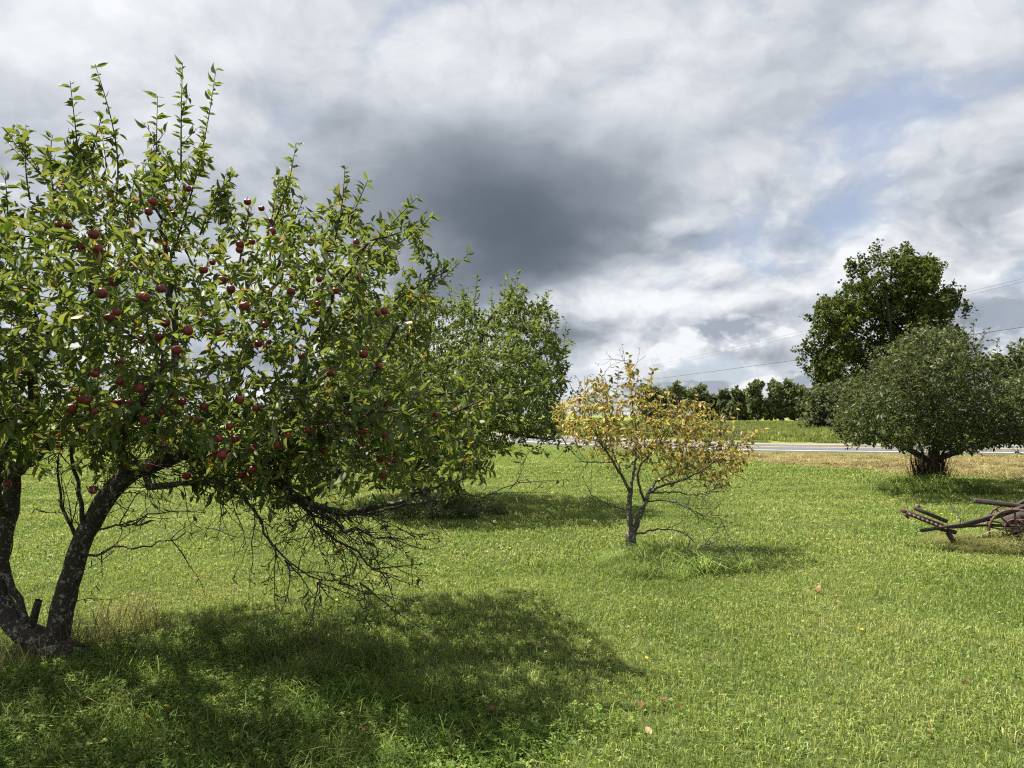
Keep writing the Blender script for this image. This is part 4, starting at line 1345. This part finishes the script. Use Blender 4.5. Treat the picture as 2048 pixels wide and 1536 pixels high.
# ---- rounded shrubby tree at the right -------------------------------------------------
RY = 16.3
rl = [
    (None, [(1862, 982, RY, .17), (1863, 960, RY, .13), (1866, 930, RY, .12), (1868, 905, RY, .11)]),
    (0, [(1868, 905, RY, .08), (1850, 850, RY - .3, .06), (1830, 780, RY - .5, .045), (1840, 700, RY - .5, .02)]),
    (0, [(1868, 905, RY, .08), (1900, 850, RY + .3, .06), (1930, 780, RY + .5, .045), (1930, 690, RY + .5, .02)]),
    (0, [(1866, 925, RY, .07), (1800, 890, RY, .055), (1740, 860, RY, .04), (1690, 830, RY, .02)]),
    (0, [(1866, 925, RY, .07), (1940, 890, RY, .055), (2030, 860, RY, .04), (2120, 830, RY, .02)]),
    (0, [(1868, 905, RY, .07), (1870, 850, RY - 1.2, .05), (1860, 790, RY - 1.9, .03), (1870, 740, RY - 1.9, .02)]),
    (0, [(1868, 905, RY, .07), (1875, 830, RY + 1.2, .05), (1890, 760, RY + 1.7, .03)]),
    (0, [(1852, 980, RY - .15, .05), (1842, 945, RY - .2, .035), (1850, 915, RY - .1, .03), (1830, 870, RY - .4, .02)]),
    (0, [(1878, 980, RY + .1, .045), (1890, 940, RY + .1, .03), (1880, 910, RY, .025), (1920, 860, RY - .6, .02)]),
]
RC = [(1662, 830), (1668, 790), (1700, 750), (1730, 735), (1760, 700), (1800, 670), (1850, 652), (1905, 655), (1945, 668), (1965, 700), (2000, 735), (2060, 735), (2130, 760), (2190, 820), (2170, 870), (2090, 900), (2000, 890), (1965, 905), (1930, 915), (1890, 905), (1850, 900), (1800, 905), (1750, 890), (1700, 890), (1672, 862)]
rsh = [((1955, 720), (1948, 640), RY), ((1962, 740), (1970, 655), RY + .3), ((1990, 760), (1995, 675), RY), ((1900, 690), (1905, 640), RY - .3), ((1820, 700), (1815, 650), RY), ((1770, 740), (1752, 690), RY), ((1690, 830), (1655, 815), RY), ((2000, 880), (2040, 910), RY), ((1740, 885), (1690, 893), RY - .3), ((1880, 690), (1872, 635), RY + .5)]
rt = grow('shrubby_tree', 'broad rounded dusty green tree with a twiggy trunk base beside the verge', 'tree', rl, RC, RY, 2.7, 85, 10000, 0.15, 0.18, 0.003, 13, 0.080, LEAF4, m_right_leaf, m_bark, m_twig, 51, gaps=0.62, gfreq=2.4, up=0.0, extra=rsh + fringe_of(RC, RY, 60, 20, np.random.default_rng(4)), width=.85, loose=0.03, thr=0.035, extra_per=4, extra_r=0.008, low=([1600, 1700, 1800, 1870, 1950, 2200], [893, 895, 912, 915, 925, 905]))
# suckers and dry vines round its foot
rg = np.random.default_rng(52)
ln_ = []
for k in range(360):
    a = rg.uniform(0, 6.283); q = P(1862, 978, RY); rr_ = rg.uniform(.10, .40)
    a0 = q + np.array([math.cos(a) * rr_ * .75, math.sin(a) * rr_ * .75, -0.02 - (q[2])])
    c0 = q + np.array([math.cos(a + rg.normal(0, .4)) * rr_ * 1.2, math.sin(a) * rr_ * 1.2, rg.uniform(.4, 1.0)])
    ln_.append((a0, c0, 0.009))
sp, spar, srad = shoots(ln_, rg, 0.08)
V, f, _ = tubes(sp + rg.normal(0, .012, sp.shape), spar, srad, np.ones(len(sp), bool), 4)
tag(link('sucker', make_mesh('sucker', V, [f], bark_mat('dry_vine', (0.09, 0.06, 0.042), (0.14, 0.12, 0.1), 0.3), smooth=True), rt), kind='stuff')

# ---- big maple across the road ---------------------------------------------------------
BY = 58.0
bl = [
    (None, [(1795, 872, BY, .55), (1795, 830, BY, .48), (1793, 780, BY, .44), (1790, 730, BY, .40)]),
    (0, [(1790, 730, BY, .20), (1785, 660, BY, .15), (1780, 590, BY - 1, .09), (1785, 510, BY - 1, .04)]),
    (0, [(1790, 730, BY, .24), (1820, 660, BY + 1, .20), (1840, 590, BY + 1, .12), (1865, 530, BY + 1, .05)]),
    (0, [(1793, 780, BY, .24), (1740, 720, BY, .20), (1690, 660, BY - 1, .13), (1640, 610, BY - 1, .05)]),
    (0, [(1793, 780, BY, .22), (1850, 700, BY, .18), (1900, 640, BY, .1), (1925, 590, BY, .05)]),
    (0, [(1795, 800, BY, .2), (1720, 770, BY - 2, .15), (1650, 735, BY - 2, .09), (1605, 700, BY - 2, .04)]),
    (0, [(1790, 730, BY, .2), (1760, 640, BY + 2, .15), (1730, 560, BY + 2, .1), (1715, 510, BY + 2, .05)]),
    (0, [(1790, 730, BY, .2), (1780, 650, BY - 3, .10), (1770, 570, BY - 3.5, .06), (1760, 500, BY - 2, .05)]),
    (0, [(1795, 780, BY, .2), (1800, 720, BY - 3, .10), (1830, 650, BY - 4, .06)]),
]
BC = [(1600, 725), (1598, 698), (1612, 690), (1640, 708), (1652, 690), (1635, 668), (1612, 655), (1618, 622), (1630, 600), (1652, 598), (1668, 604), (1680, 585), (1692, 572), (1706, 582), (1718, 570), (1700, 545), (1690, 530), (1712, 528), (1726, 540), (1716, 505), (1738, 495), (1748, 510), (1758, 485), (1782, 480), (1790, 500), (1806, 482), (1812, 505), (1832, 505), (1842, 530), (1852, 518), (1868, 510), (1882, 530), (1893, 548), (1902, 572), (1922, 575), (1932, 602), (1935, 625), (1915, 640), (1898, 650), (1930, 690), (1930, 860), (1670, 865), (1655, 800), (1625, 765), (1612, 745)]
grow('maple_tree', 'tall dark maple with a ragged tapering crown across the road', 'tree', bl, BC, BY, 5.0, 70, 3000, 0.42, 0.5, 0.015, 27, 0.23, CLUMP, m_maple_leaf, m_bark_big, m_bark_big, 61, gaps=1.25, gfreq=1.0, up=0.05, extra=fringe_of(BC, BY, 60, 14, np.random.default_rng(6)), extra_per=9, extra_r=.03, width=1.1, thr=0.14, gnarl=0.03, shell=0.5, sides=4, lf=(1.1, .25, .2, .5), loose=0.14)

# ---- bush at its foot, far trees -----------------------------------------------------------
def lobed_tree(name, label, cat, base, height_, lobes, nleaf, leaf, mat, seed, trunk_r, group=None, trunk_to=0.7, shell=0.5):
    """a far tree: trunk with forked limbs, leaf clumps through several uneven lobes"""
    rg = np.random.default_rng(seed)
    root = empty(name, base, label, cat, group)
    pos = [np.zeros(3), np.array([0, 0, height_ * 0.25]), np.array([rg.normal(0, .02) * height_, 0, height_ * 0.5]), np.array([rg.normal(0, .03) * height_, 0, height_ * trunk_to])]
    par, rad = [-1, 0, 1, 2], [trunk_r * 1.3, trunk_r, trunk_r * .7, trunk_r * .35]
    for (x, y, z, rx, ry, rz) in lobes:
        pos.append(np.array([x * .5, y * .5, z * .8])); par.append(2 if z < height_ * .6 else 3); rad.append(trunk_r * .35)
        pos.append(np.array([x, y, z])); par.append(len(pos) - 2); rad.append(trunk_r * .15)
    V, f, _ = tubes(np.array(pos), np.array(par), np.array(rad), np.ones(len(pos), bool), 6)
    link('trunk', make_mesh('trunk', V, [f], m_bark_big, smooth=True), root)
    w = np.array([l[3] * l[4] * l[5] for l in lobes]) ** 0.75
    k = rg.choice(len(lobes), nleaf, p=w / w.sum())
    L = np.array(lobes)[k]
    d = rg.normal(0, 1, (nleaf, 3)); d /= np.linalg.norm(d, axis=1)[:, None]
    rr = rg.uniform(0, 1, nleaf) ** (1 / (2 + 2 * shell))
    at = L[:, :3] + d * L[:, 3:] * rr[:, None] * (1 + 0.22 * wave_noise(d * 3 + L[:, :3], 2.0, seed))[:, None]
    at = at[wave_noise(at, 5.0 / max(lobes[0][3], .5), seed + 1) > -0.55]
    fr = leaf_frames(at, d[:len(at)], rg, leaf, 1.0, .2, .2, .5)
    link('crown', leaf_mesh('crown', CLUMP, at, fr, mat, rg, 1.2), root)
    return root


def lobes_for(h, w, rg, n=9, z0=0.2):
    out = []
    for k in range(n):
        t = z0 + (1 - z0) * (k + .5) / n
        ww = w * (0.75 + 0.45 * math.sin(math.pi * min(.92, 0.1 + t * 0.82)))
        a = rg.uniform(0, 6.283)
        out.append((math.cos(a) * ww * .45, math.sin(a) * ww * .45, t * h * .93, ww * rg.uniform(.42, .62), ww * rg.uniform(.42, .62), h * rg.uniform(.10, .15)))
    return out


rg = np.random.default_rng(71)
b0 = P(1668, 868, 52.0); b0[2] = 0.2
lobed_tree('roadside_bush', 'dark tangled bush at the foot of the tall maple', 'bush', b0, 4.2, [(0.3, 0, 1.2, 2.0, 1.6, 1.2), (-.6, .2, 2.2, 1.5, 1.4, 1.3), (.8, 0, 2.6, 1.6, 1.4, 1.4), (1.6, .3, 1.2, 1.5, 1.2, 1.1), (-1.2, 0, .8, 1.1, 1.0, .8)], 2600, 0.32, m_far_leaf, 72, .12)
TL = [  # px of the trunk, top, half width in px, distance
    (1300, 768, 20, 190), (1335, 772, 18, 200), (1362, 765, 20, 185), (1390, 770, 20, 195), (1418, 786, 14, 200), (1440, 792, 12, 205), (1456, 780, 13, 195), (1478, 777, 13, 190), (1498, 790, 12, 205),
    (1517, 762, 17, 185), (1543, 759, 14, 190), (1566, 757, 16, 182), (1590, 770, 14, 188), (1612, 772, 16, 180), (1638, 776, 18, 190)]
kinds = [('far_tree', 'tall grey green tree in the row beyond the field'), ('far_tree', 'dark bushy tree in the row beyond the field')]
for k, (x, top, hw, Y) in enumerate(TL):
    bs = P(x, 842, Y); bs[2] = 0
    h = float(P(x, top, Y)[2]); w = hw / F * Y * 1.25
    ORD = ['first', 'second', 'third', 'fourth', 'fifth', 'sixth', 'seventh', 'eighth', 'ninth', 'tenth', 'eleventh', 'twelfth', 'thirteenth', 'fourteenth', 'fifteenth', 'sixteenth']
    look = 'tall full crowned' if top < 764 else 'slim' if hw < 14 else 'dark bushy'
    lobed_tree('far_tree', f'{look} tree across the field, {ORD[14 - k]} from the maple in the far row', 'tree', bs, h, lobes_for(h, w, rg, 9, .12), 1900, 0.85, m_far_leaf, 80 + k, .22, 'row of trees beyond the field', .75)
for x, top, hw, Y, lab in ((2030, 690, 48, 85, 'hazy blue green tree showing past the shrubby tree'), (2120, 668, 60, 95, 'large hazy tree standing beyond the road outside the shrubby tree')):
    bs = P(x, 855, Y); bs[2] = 0
    h = float(P(x, top, Y)[2]); w = hw / F * Y * 1.3
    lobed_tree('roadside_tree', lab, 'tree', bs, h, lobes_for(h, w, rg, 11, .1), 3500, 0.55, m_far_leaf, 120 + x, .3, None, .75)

# ---------------------------------------------------------------- overhead wires
m_wire = simple_mat('wire', [(0.3, (0.045, 0.045, 0.05)), (0.7, (0.07, 0.07, 0.075))], 3, 0.7, 0)


def wire(name, label, a, c, sag, rr, group='overhead wires along the road'):
    t = np.linspace(0, 1, 60)
    p = a + (c - a) * t[:, None]
    p[:, 2] -= sag * 4 * t * (1 - t)
    V, f, _ = tubes(p, np.arange(-1, 59), np.full(60, rr), np.ones(60, bool), 5)
    tag(link(name, make_mesh(name, V, [f], m_wire, smooth=True)), label, 'wire', group)


wire('power_line', 'topmost thin overhead wire of the pair passing behind the maple', P(2300, 496, 38), P(1150, 764, 170), 0.3, .008)
wire('power_line', 'lower thin wire of the close pair passing behind the maple', P(2300, 502, 38.4), P(1150, 768, 171), 0.4, .008)
wire('power_line', 'thick lowest overhead wire crossing behind the shrubby tree', P(2300, 616, 42), P(1080, 782, 165), 0.5, .021)

# ---------------------------------------------------------------- rusty horse drawn mower
m_rust = simple_mat('rust', [(0.25, (0.045, 0.028, 0.024)), (0.5, (0.095, 0.055, 0.044)), (0.75, (0.16, 0.095, 0.07))], 22, 0.9, 0.6, 8, 0.006)
m_rust_dark = simple_mat('dark_rust', [(0.25, (0.022, 0.017, 0.016)), (0.55, (0.05, 0.035, 0.03)), (0.8, (0.10, 0.065, 0.05))], 26, 0.85, 0.6, 8, 0.005)
m_oldwood = simple_mat('weathered_wood', [(0.3, (0.022, 0.017, 0.015)), (0.6, (0.048, 0.037, 0.032)), (0.8, (0.09, 0.075, 0.065))], 8, 0.95, 0.7, 7, 0.006, (1, 8, 8))


def box_between(a, c, w, h, roll=0.0):
    a, c = np.asarray(a, float), np.asarray(c, float)
    d = (c - a) / np.linalg.norm(c - a)
    s = np.cross(d, [0, 0, 1.0]); s /= np.linalg.norm(s)
    u = np.cross(s, d)
    s, u = s * math.cos(roll) + u * math.sin(roll), u * math.cos(roll) - s * math.sin(roll)
    e = 0.12 * min(w, h)
    V = []
    for q in (a, c):
        for i, j in ((-1, -1), (1, -1), (1, 1), (-1, 1)):
            for k in (0, 1):
                V.append(q + s * i * (w / 2 - (e if k else 0)) + u * j * (h / 2 - (0 if k else e)))
    order = [0, 1, 3, 2, 4, 5, 7, 6]
    ra, rc = order, [8 + k for k in order]
    f4 = [[ra[k], ra[(k + 1) % 8], rc[(k + 1) % 8], rc[k]] for k in range(8)]
    V = np.array(V)
    V = np.concatenate([V, [a], [c]])
    f3 = [[16, ra[(k + 1) % 8], ra[k]] for k in range(8)] + [[17, rc[k], rc[(k + 1) % 8]] for k in range(8)]
    return V, np.array(f4), np.array(f3)


def boxes(name, items, mat, parent, label=None):
    V, Q, T, o = [], [], [], 0
    for it in items:
        v, q, t = box_between(*it)
        V.append(v); Q.append(q + o); T.append(t + o); o += len(v)
    ob = link(name, make_mesh(name, np.concatenate(V), [np.concatenate(Q), np.concatenate(T)], mat), parent)
    if label:
        ob['label'] = label
    return ob


def rod(name, pts, rr, mat, parent, k=8):
    pts = np.array(pts, float)
    n = len(pts)
    r_ = np.full(n, rr) if np.isscalar(rr) else np.array(rr)
    V, f, _ = tubes(pts, np.arange(-1, n - 1), r_, np.ones(n, bool), k)
    m0 = len(V)
    return link(name, make_mesh(name, V, [f], mat, smooth=True), parent)


def lathe(profile, seg, center, axis):
    """profile (radius, offset along axis) closed loop"""
    axis = np.asarray(axis, float); axis /= np.linalg.norm(axis)
    s = np.cross(axis, [0, 0, 1.0]); s /= np.linalg.norm(s)
    u = np.cross(s, axis)
    n = len(profile)
    V = [np.asarray(center) + (s * math.cos(t) + u * math.sin(t)) * r_ + axis * o for t in np.arange(seg) / seg * 2 * math.pi for r_, o in profile]
    f = [[i * n + j, i * n + (j + 1) % n, ((i + 1) % seg) * n + (j + 1) % n, ((i + 1) % seg) * n + j] for i in range(seg) for j in range(n)]
    return np.array(V), np.array(f)


def mower_wheel(parent, c, rad, axis):
    V, f = lathe([(rad - .018, -.055), (rad, -.055), (rad, .055), (rad - .018, .055)], 40, c, axis)
    wh = link('wheel', make_mesh('wheel', V, [f], m_rust, smooth=False), parent)
    V, f = lathe([(.012, -.06), (.045, -.055), (.055, 0), (.045, .055), (.012, .06)], 16, c, axis)
    link('hub', make_mesh('hub', V, [f], m_rust_dark, smooth=True), wh)
    ax = np.asarray(axis, float) / np.linalg.norm(axis)
    s = np.cross(ax, [0, 0, 1.0]); s /= np.linalg.norm(s); u = np.cross(s, ax)
    for k in range(9):
        t = k / 9 * 2 * math.pi + .2
        d = s * math.cos(t) + u * math.sin(t)
        rod('spoke', [c + d * .04 + ax * (.03 if k % 2 else -.03), c + d * (rad - .008)], [.012, .009], m_rust, wh, 6)
    for k in range(26):                                   # cleats across the tread
        t = k / 26 * 2 * math.pi
        d = s * math.cos(t) + u * math.sin(t)
        boxes('cleat', [(c + d * (rad + .004) - ax * .04, c + d * (rad + .004) + ax * .04, .012, .012)], m_rust, wh)
    return wh


MB = 8.7
o0 = P(2035, 1100, MB); o0[2] = 0
mower = empty('hay_mower', o0, 'rusty antique horse drawn hay mower sunk in long grass', 'farm machine')
mower.location = (0, 0, 0)
wc1 = P(2032, 1064, 8.62)
wc2 = P(2024, 1050, 9.45)
ax_ = wc2 - wc1; ax_[2] = 0.0
mower_wheel(mower, wc1, .27, ax_)
mower_wheel(mower, wc2, .27, ax_)
rod('axle', [wc1 - ax_ * .1, wc2 + ax_ * .1], .022, m_rust_dark, mower)
boxes('tongue_beam', [(P(1949, 1001, 9.3), P(2260, 1040, 9.0), .085, .058)], m_oldwood, mower, 'thick weathered wooden tongue beam')
# long draught pole coming down to the ground
boxes('draught_pole', [(P(1842, 1061, 8.75), P(1930, 1049, 8.78), .04, .036), (P(1928, 1049.2, 8.78), P(2006, 1028, 8.85), .055, .055), (P(2004, 1028.5, 8.85), P(2140, 985, 9.0), .05, .05)], m_oldwood, mower)
# cutter bar raised at its outer end
ca, cc = P(1812, 1024, 8.9), P(1892, 1056, 8.85)
cb = boxes('cutter_bar', [(ca, cc, .10, .060), (ca + np.array([.10, 0, .05]), cc + np.array([.02, .02, .075]), .05, .045)], m_rust_dark, mower)
for k in range(9):
    q = ca + (cc - ca) * (k + .3) / 9.2
    boxes('guard_finger', [(q + np.array([0, -.03, .0]), q + np.array([-.03, -.13, -.012]), .022, .02)], m_rust, cb)
boxes('divider_shoe', [(ca + np.array([-.06, .02, .03]), ca + np.array([.05, -.02, -.03]), .025, .045), (ca + np.array([-.03, .0, -.02]), ca + np.array([.02, -.03, -.07]), .022, .03), (ca + np.array([.13, .02, .02]), ca + np.array([.17, .03, .075]), .035, .05)], m_rust, mower)
boxes('inner_shoe', [(cc + np.array([-.10, .02, .0]), cc + np.array([.14, .06, -.06]), .06, .05), (cc + np.array([.02, 0, -.05]), cc + np.array([.06, -.05, -.16]), .05, .05)], m_rust_dark, mower)
rod('lift_rod', [P(1900, 1009, 9.1), P(1921, 1038, 8.9), cc + np.array([.16, 0, .02])], .009, m_rust_dark, mower, 6)
rod('drag_bar', [cc + np.array([.05, 0, .01]), P(1970, 1050, 8.85), wc1 + np.array([.1, .1, .05])], .018, m_rust_dark, mower, 6)
# gear case between the wheels, seat spring and lever out of the frame
V, f = lathe([(.02, -.16), (.12, -.15), (.155, -.05), (.16, .06), (.12, .15), (.02, .16)], 18, (wc1 + wc2) / 2 + np.array([.04, 0, .06]), ax_)
link('gear_case', make_mesh('gear_case', V, [f], m_rust_dark, smooth=True), mower)
for k in range(3):
    V, f = lathe([(.09 - .015 * k, -.012), (.11 - .015 * k, -.012), (.11 - .015 * k, .012), (.09 - .015 * k, .012)], 24, wc1 + ax_ * (.1 + .09 * k) + np.array([.09 * k, 0, .03]), ax_)
    link('gear_wheel', make_mesh('gear_wheel', V, [f], m_rust), mower)
boxes('lever', [(P(2033, 1012, 9.2), P(2075, 985, 9.25), .035, .035), (P(2073, 986, 9.25), P(2110, 930, 9.3), .03, .025)], m_rust_dark, mower)
rod('seat_spring', [P(2160, 1040, 9.1), P(2230, 1000, 9.2), P(2290, 950, 9.25), P(2340, 935, 9.25)], .02, m_rust, mower, 6)
V, f = lathe([(.0, .03), (.10, .0), (.20, .02), (.22, .06), (.215, .06), (.19, .03), (.10, .012)], 18, P(2345, 930, 9.25), (0.12, 0.05, 1))
link('seat', make_mesh('seat', V, [f], m_rust, smooth=True), mower)

# ---------------------------------------------------------------- things lying and blooming on the lawn
m_dead = leaf_mat('dead_leaf', [(0.0, (0.12, 0.07, 0.045)), (0.3, (0.22, 0.125, 0.075)), (0.6, (0.31, 0.205, 0.135)), (0.85, (0.37, 0.28, 0.20)), (1.0, (0.42, 0.35, 0.17))], 0.25, (1.3, 1.1, .7), 0.7, 0.2)
me_dl = []
for k in range(3):
    t = LEAF8[0].copy() * np.array([1, 1.25, 1])
    t[:, 0] -= .5
    t[:, 2] = np.abs(t[:, 1]) * (0.7 + .5 * k) + 0.5 * t[:, 0] ** 2 * (k + .6) - .1
    me_dl.append(make_mesh('fallen_leaf', t, LEAF8[1], m_dead, {'tint': np.full(8, .33 * k)}))
FL = [(736, 1481, 1.5, 'large tan curled leaf lying in the grass at the edge of the shade', 1), (985, 1443, 1.1, 'rust brown leaf standing on edge in the lawn', 2), (780, 1516, 1.1, 'small orange brown dead leaf at the very bottom of the lawn', 0), (917, 1495, 1.2, 'pale tan flat leaf on the sunlit lawn', 1),
      (1282, 1421, 1.1, 'reddish curled leaf lying alone on the sunny lawn', 2), (175, 1404, 1.0, 'orange leaf caught on the clover near the leaning trunk', 0), (1058, 1296, .9, 'light brown leaf inside the far part of the tree shade', 1), (1638, 1192, 1.6, 'pale yellow leaf lying out in the open lawn', 2), (1297, 1474, .9, 'dark brown shrivelled leaf in the sunny grass', 0)]
for x, y, s, lab, k in FL:
    q = G(x, y); q[2] = height(q[0], q[1]) + .035
    o = link('fallen_leaf', me_dl[k]); o.location = q; o.scale = (.065 * s,) * 3
    o.rotation_euler = (random.uniform(-.5, .5), random.uniform(-.5, .5), random.uniform(0, 6.28))
    tag(o, lab, 'leaf', 'dead leaves on the lawn')
for k in range(34):
    x, y = random.uniform(420, 2000), random.uniform(1270, 1530)
    if y < 1380 and x > 1200 and random.random() < .6:
        continue
    q = G(x, y); q[2] = height(q[0], q[1]) + .032
    o = link('fallen_leaf', me_dl[k % 3]); o.location = q; o.scale = (random.uniform(.028, .05),) * 3
    o.rotation_euler = (random.uniform(-.6, .6), random.uniform(-.6, .6), random.uniform(0, 6.28))
    tag(o, 'small brown leaf fragment lying in the mown grass', 'leaf', 'dead leaves on the lawn')

m_petal = leaf_mat('yellow_petal', [(0.0, (0.70, 0.50, 0.02)), (1.0, (0.75, 0.58, 0.05))], 0.3, (1.1, 1.0, .5), 0.6, 0.2)
m_stem = own_grass_mat('flower_stem', [(0, (0.08, 0.13, 0.03)), (1, (0.12, 0.17, 0.05))])
a = np.arange(12) / 12 * 2 * math.pi
tv, tf = [], []
for ring, (r1, z1, z2, off) in enumerate(((1.0, .02, .18, 0), (.62, .10, .34, .26))):
    for t in a + off:
        i = len(tv)
        tv += [(.12 * math.cos(t - .5), .12 * math.sin(t - .5), z1), (r1 * .8 * math.cos(t - .2), r1 * .8 * math.sin(t - .2), z2), (r1 * math.cos(t), r1 * math.sin(t), z2 * .9), (r1 * .8 * math.cos(t + .2), r1 * .8 * math.sin(t + .2), z2), (.12 * math.cos(t + .5), .12 * math.sin(t + .5), z1)]
        tf += [(i, i + 1, i + 3, i + 4), ]
tf3 = [(q[1], q[1] + 1, q[1] + 2) for q in tf]
me_fl = make_mesh('bloom', tv, [np.array(tf), np.array(tf3)], m_petal, {'tint': np.zeros(len(tv))})
V, f, _ = tubes(np.array([[0, 0, -4.], [.1, .05, -2], [0, 0, 0.05]]), np.array([-1, 0, 1]), np.array([.08, .07, .09]), np.ones(3, bool), 5)
me_st = make_mesh('stem', V, [f], m_stem, {'tint': np.zeros(len(V))})


def flower(x, y, s, zz, label, group):
    q = G(x, y)
    q[2] = height(q[0], q[1]) + zz
    root = empty('dandelion', q, label, 'flower', group)
    for nm, me in (('bloom', me_fl), ('stem', me_st)):
        o = link(nm, me, root)
        o.scale = (s, s, s if nm == 'bloom' else zz / 4 * 1.0)
    root.rotation_euler = (random.uniform(-.35, .1), random.uniform(-.25, .25), random.uniform(0, 6))


for x, y, lab in ((294, 1470, 'bright yellow dandelion alone in the shaded clover'), (332, 1450, 'small yellow bloom just behind the brightest dandelion in the clover'), (425, 1437, 'pale yellow dandelion at the far right of the clover flowers'), (775, 1295, 'largest yellow bloom of three deep in the tree shade'), (755, 1292, 'yellow bloom leftmost of three deep in the tree shade'), (838, 1301, 'yellow bloom rightmost of three deep in the tree shade'), (672, 1225, 'single yellow flower at the far edge of the tree shade')):
    flower(x, y, .016 if y > 1400 else .019, .10 if y > 1400 else .085, lab, 'yellow flowers in the shade')
for k in range(16):
    x, y = random.choice([(random.uniform(1855, 1905), random.uniform(1035, 1058)), (random.uniform(1820, 1985), random.uniform(1062, 1085)), (random.uniform(1975, 1990), random.uniform(1060, 1068))])
    flower(x, y, .021, .10, 'small yellow flower blooming in the grass by the rusty mower', 'yellow flowers by the mower')
for k in range(18):
    x, y = random.uniform(1000, 1900), random.uniform(1010, 1330)
    flower(x, y, .013, .06, 'tiny pale yellow flower in the open lawn', 'flowers scattered over the lawn')
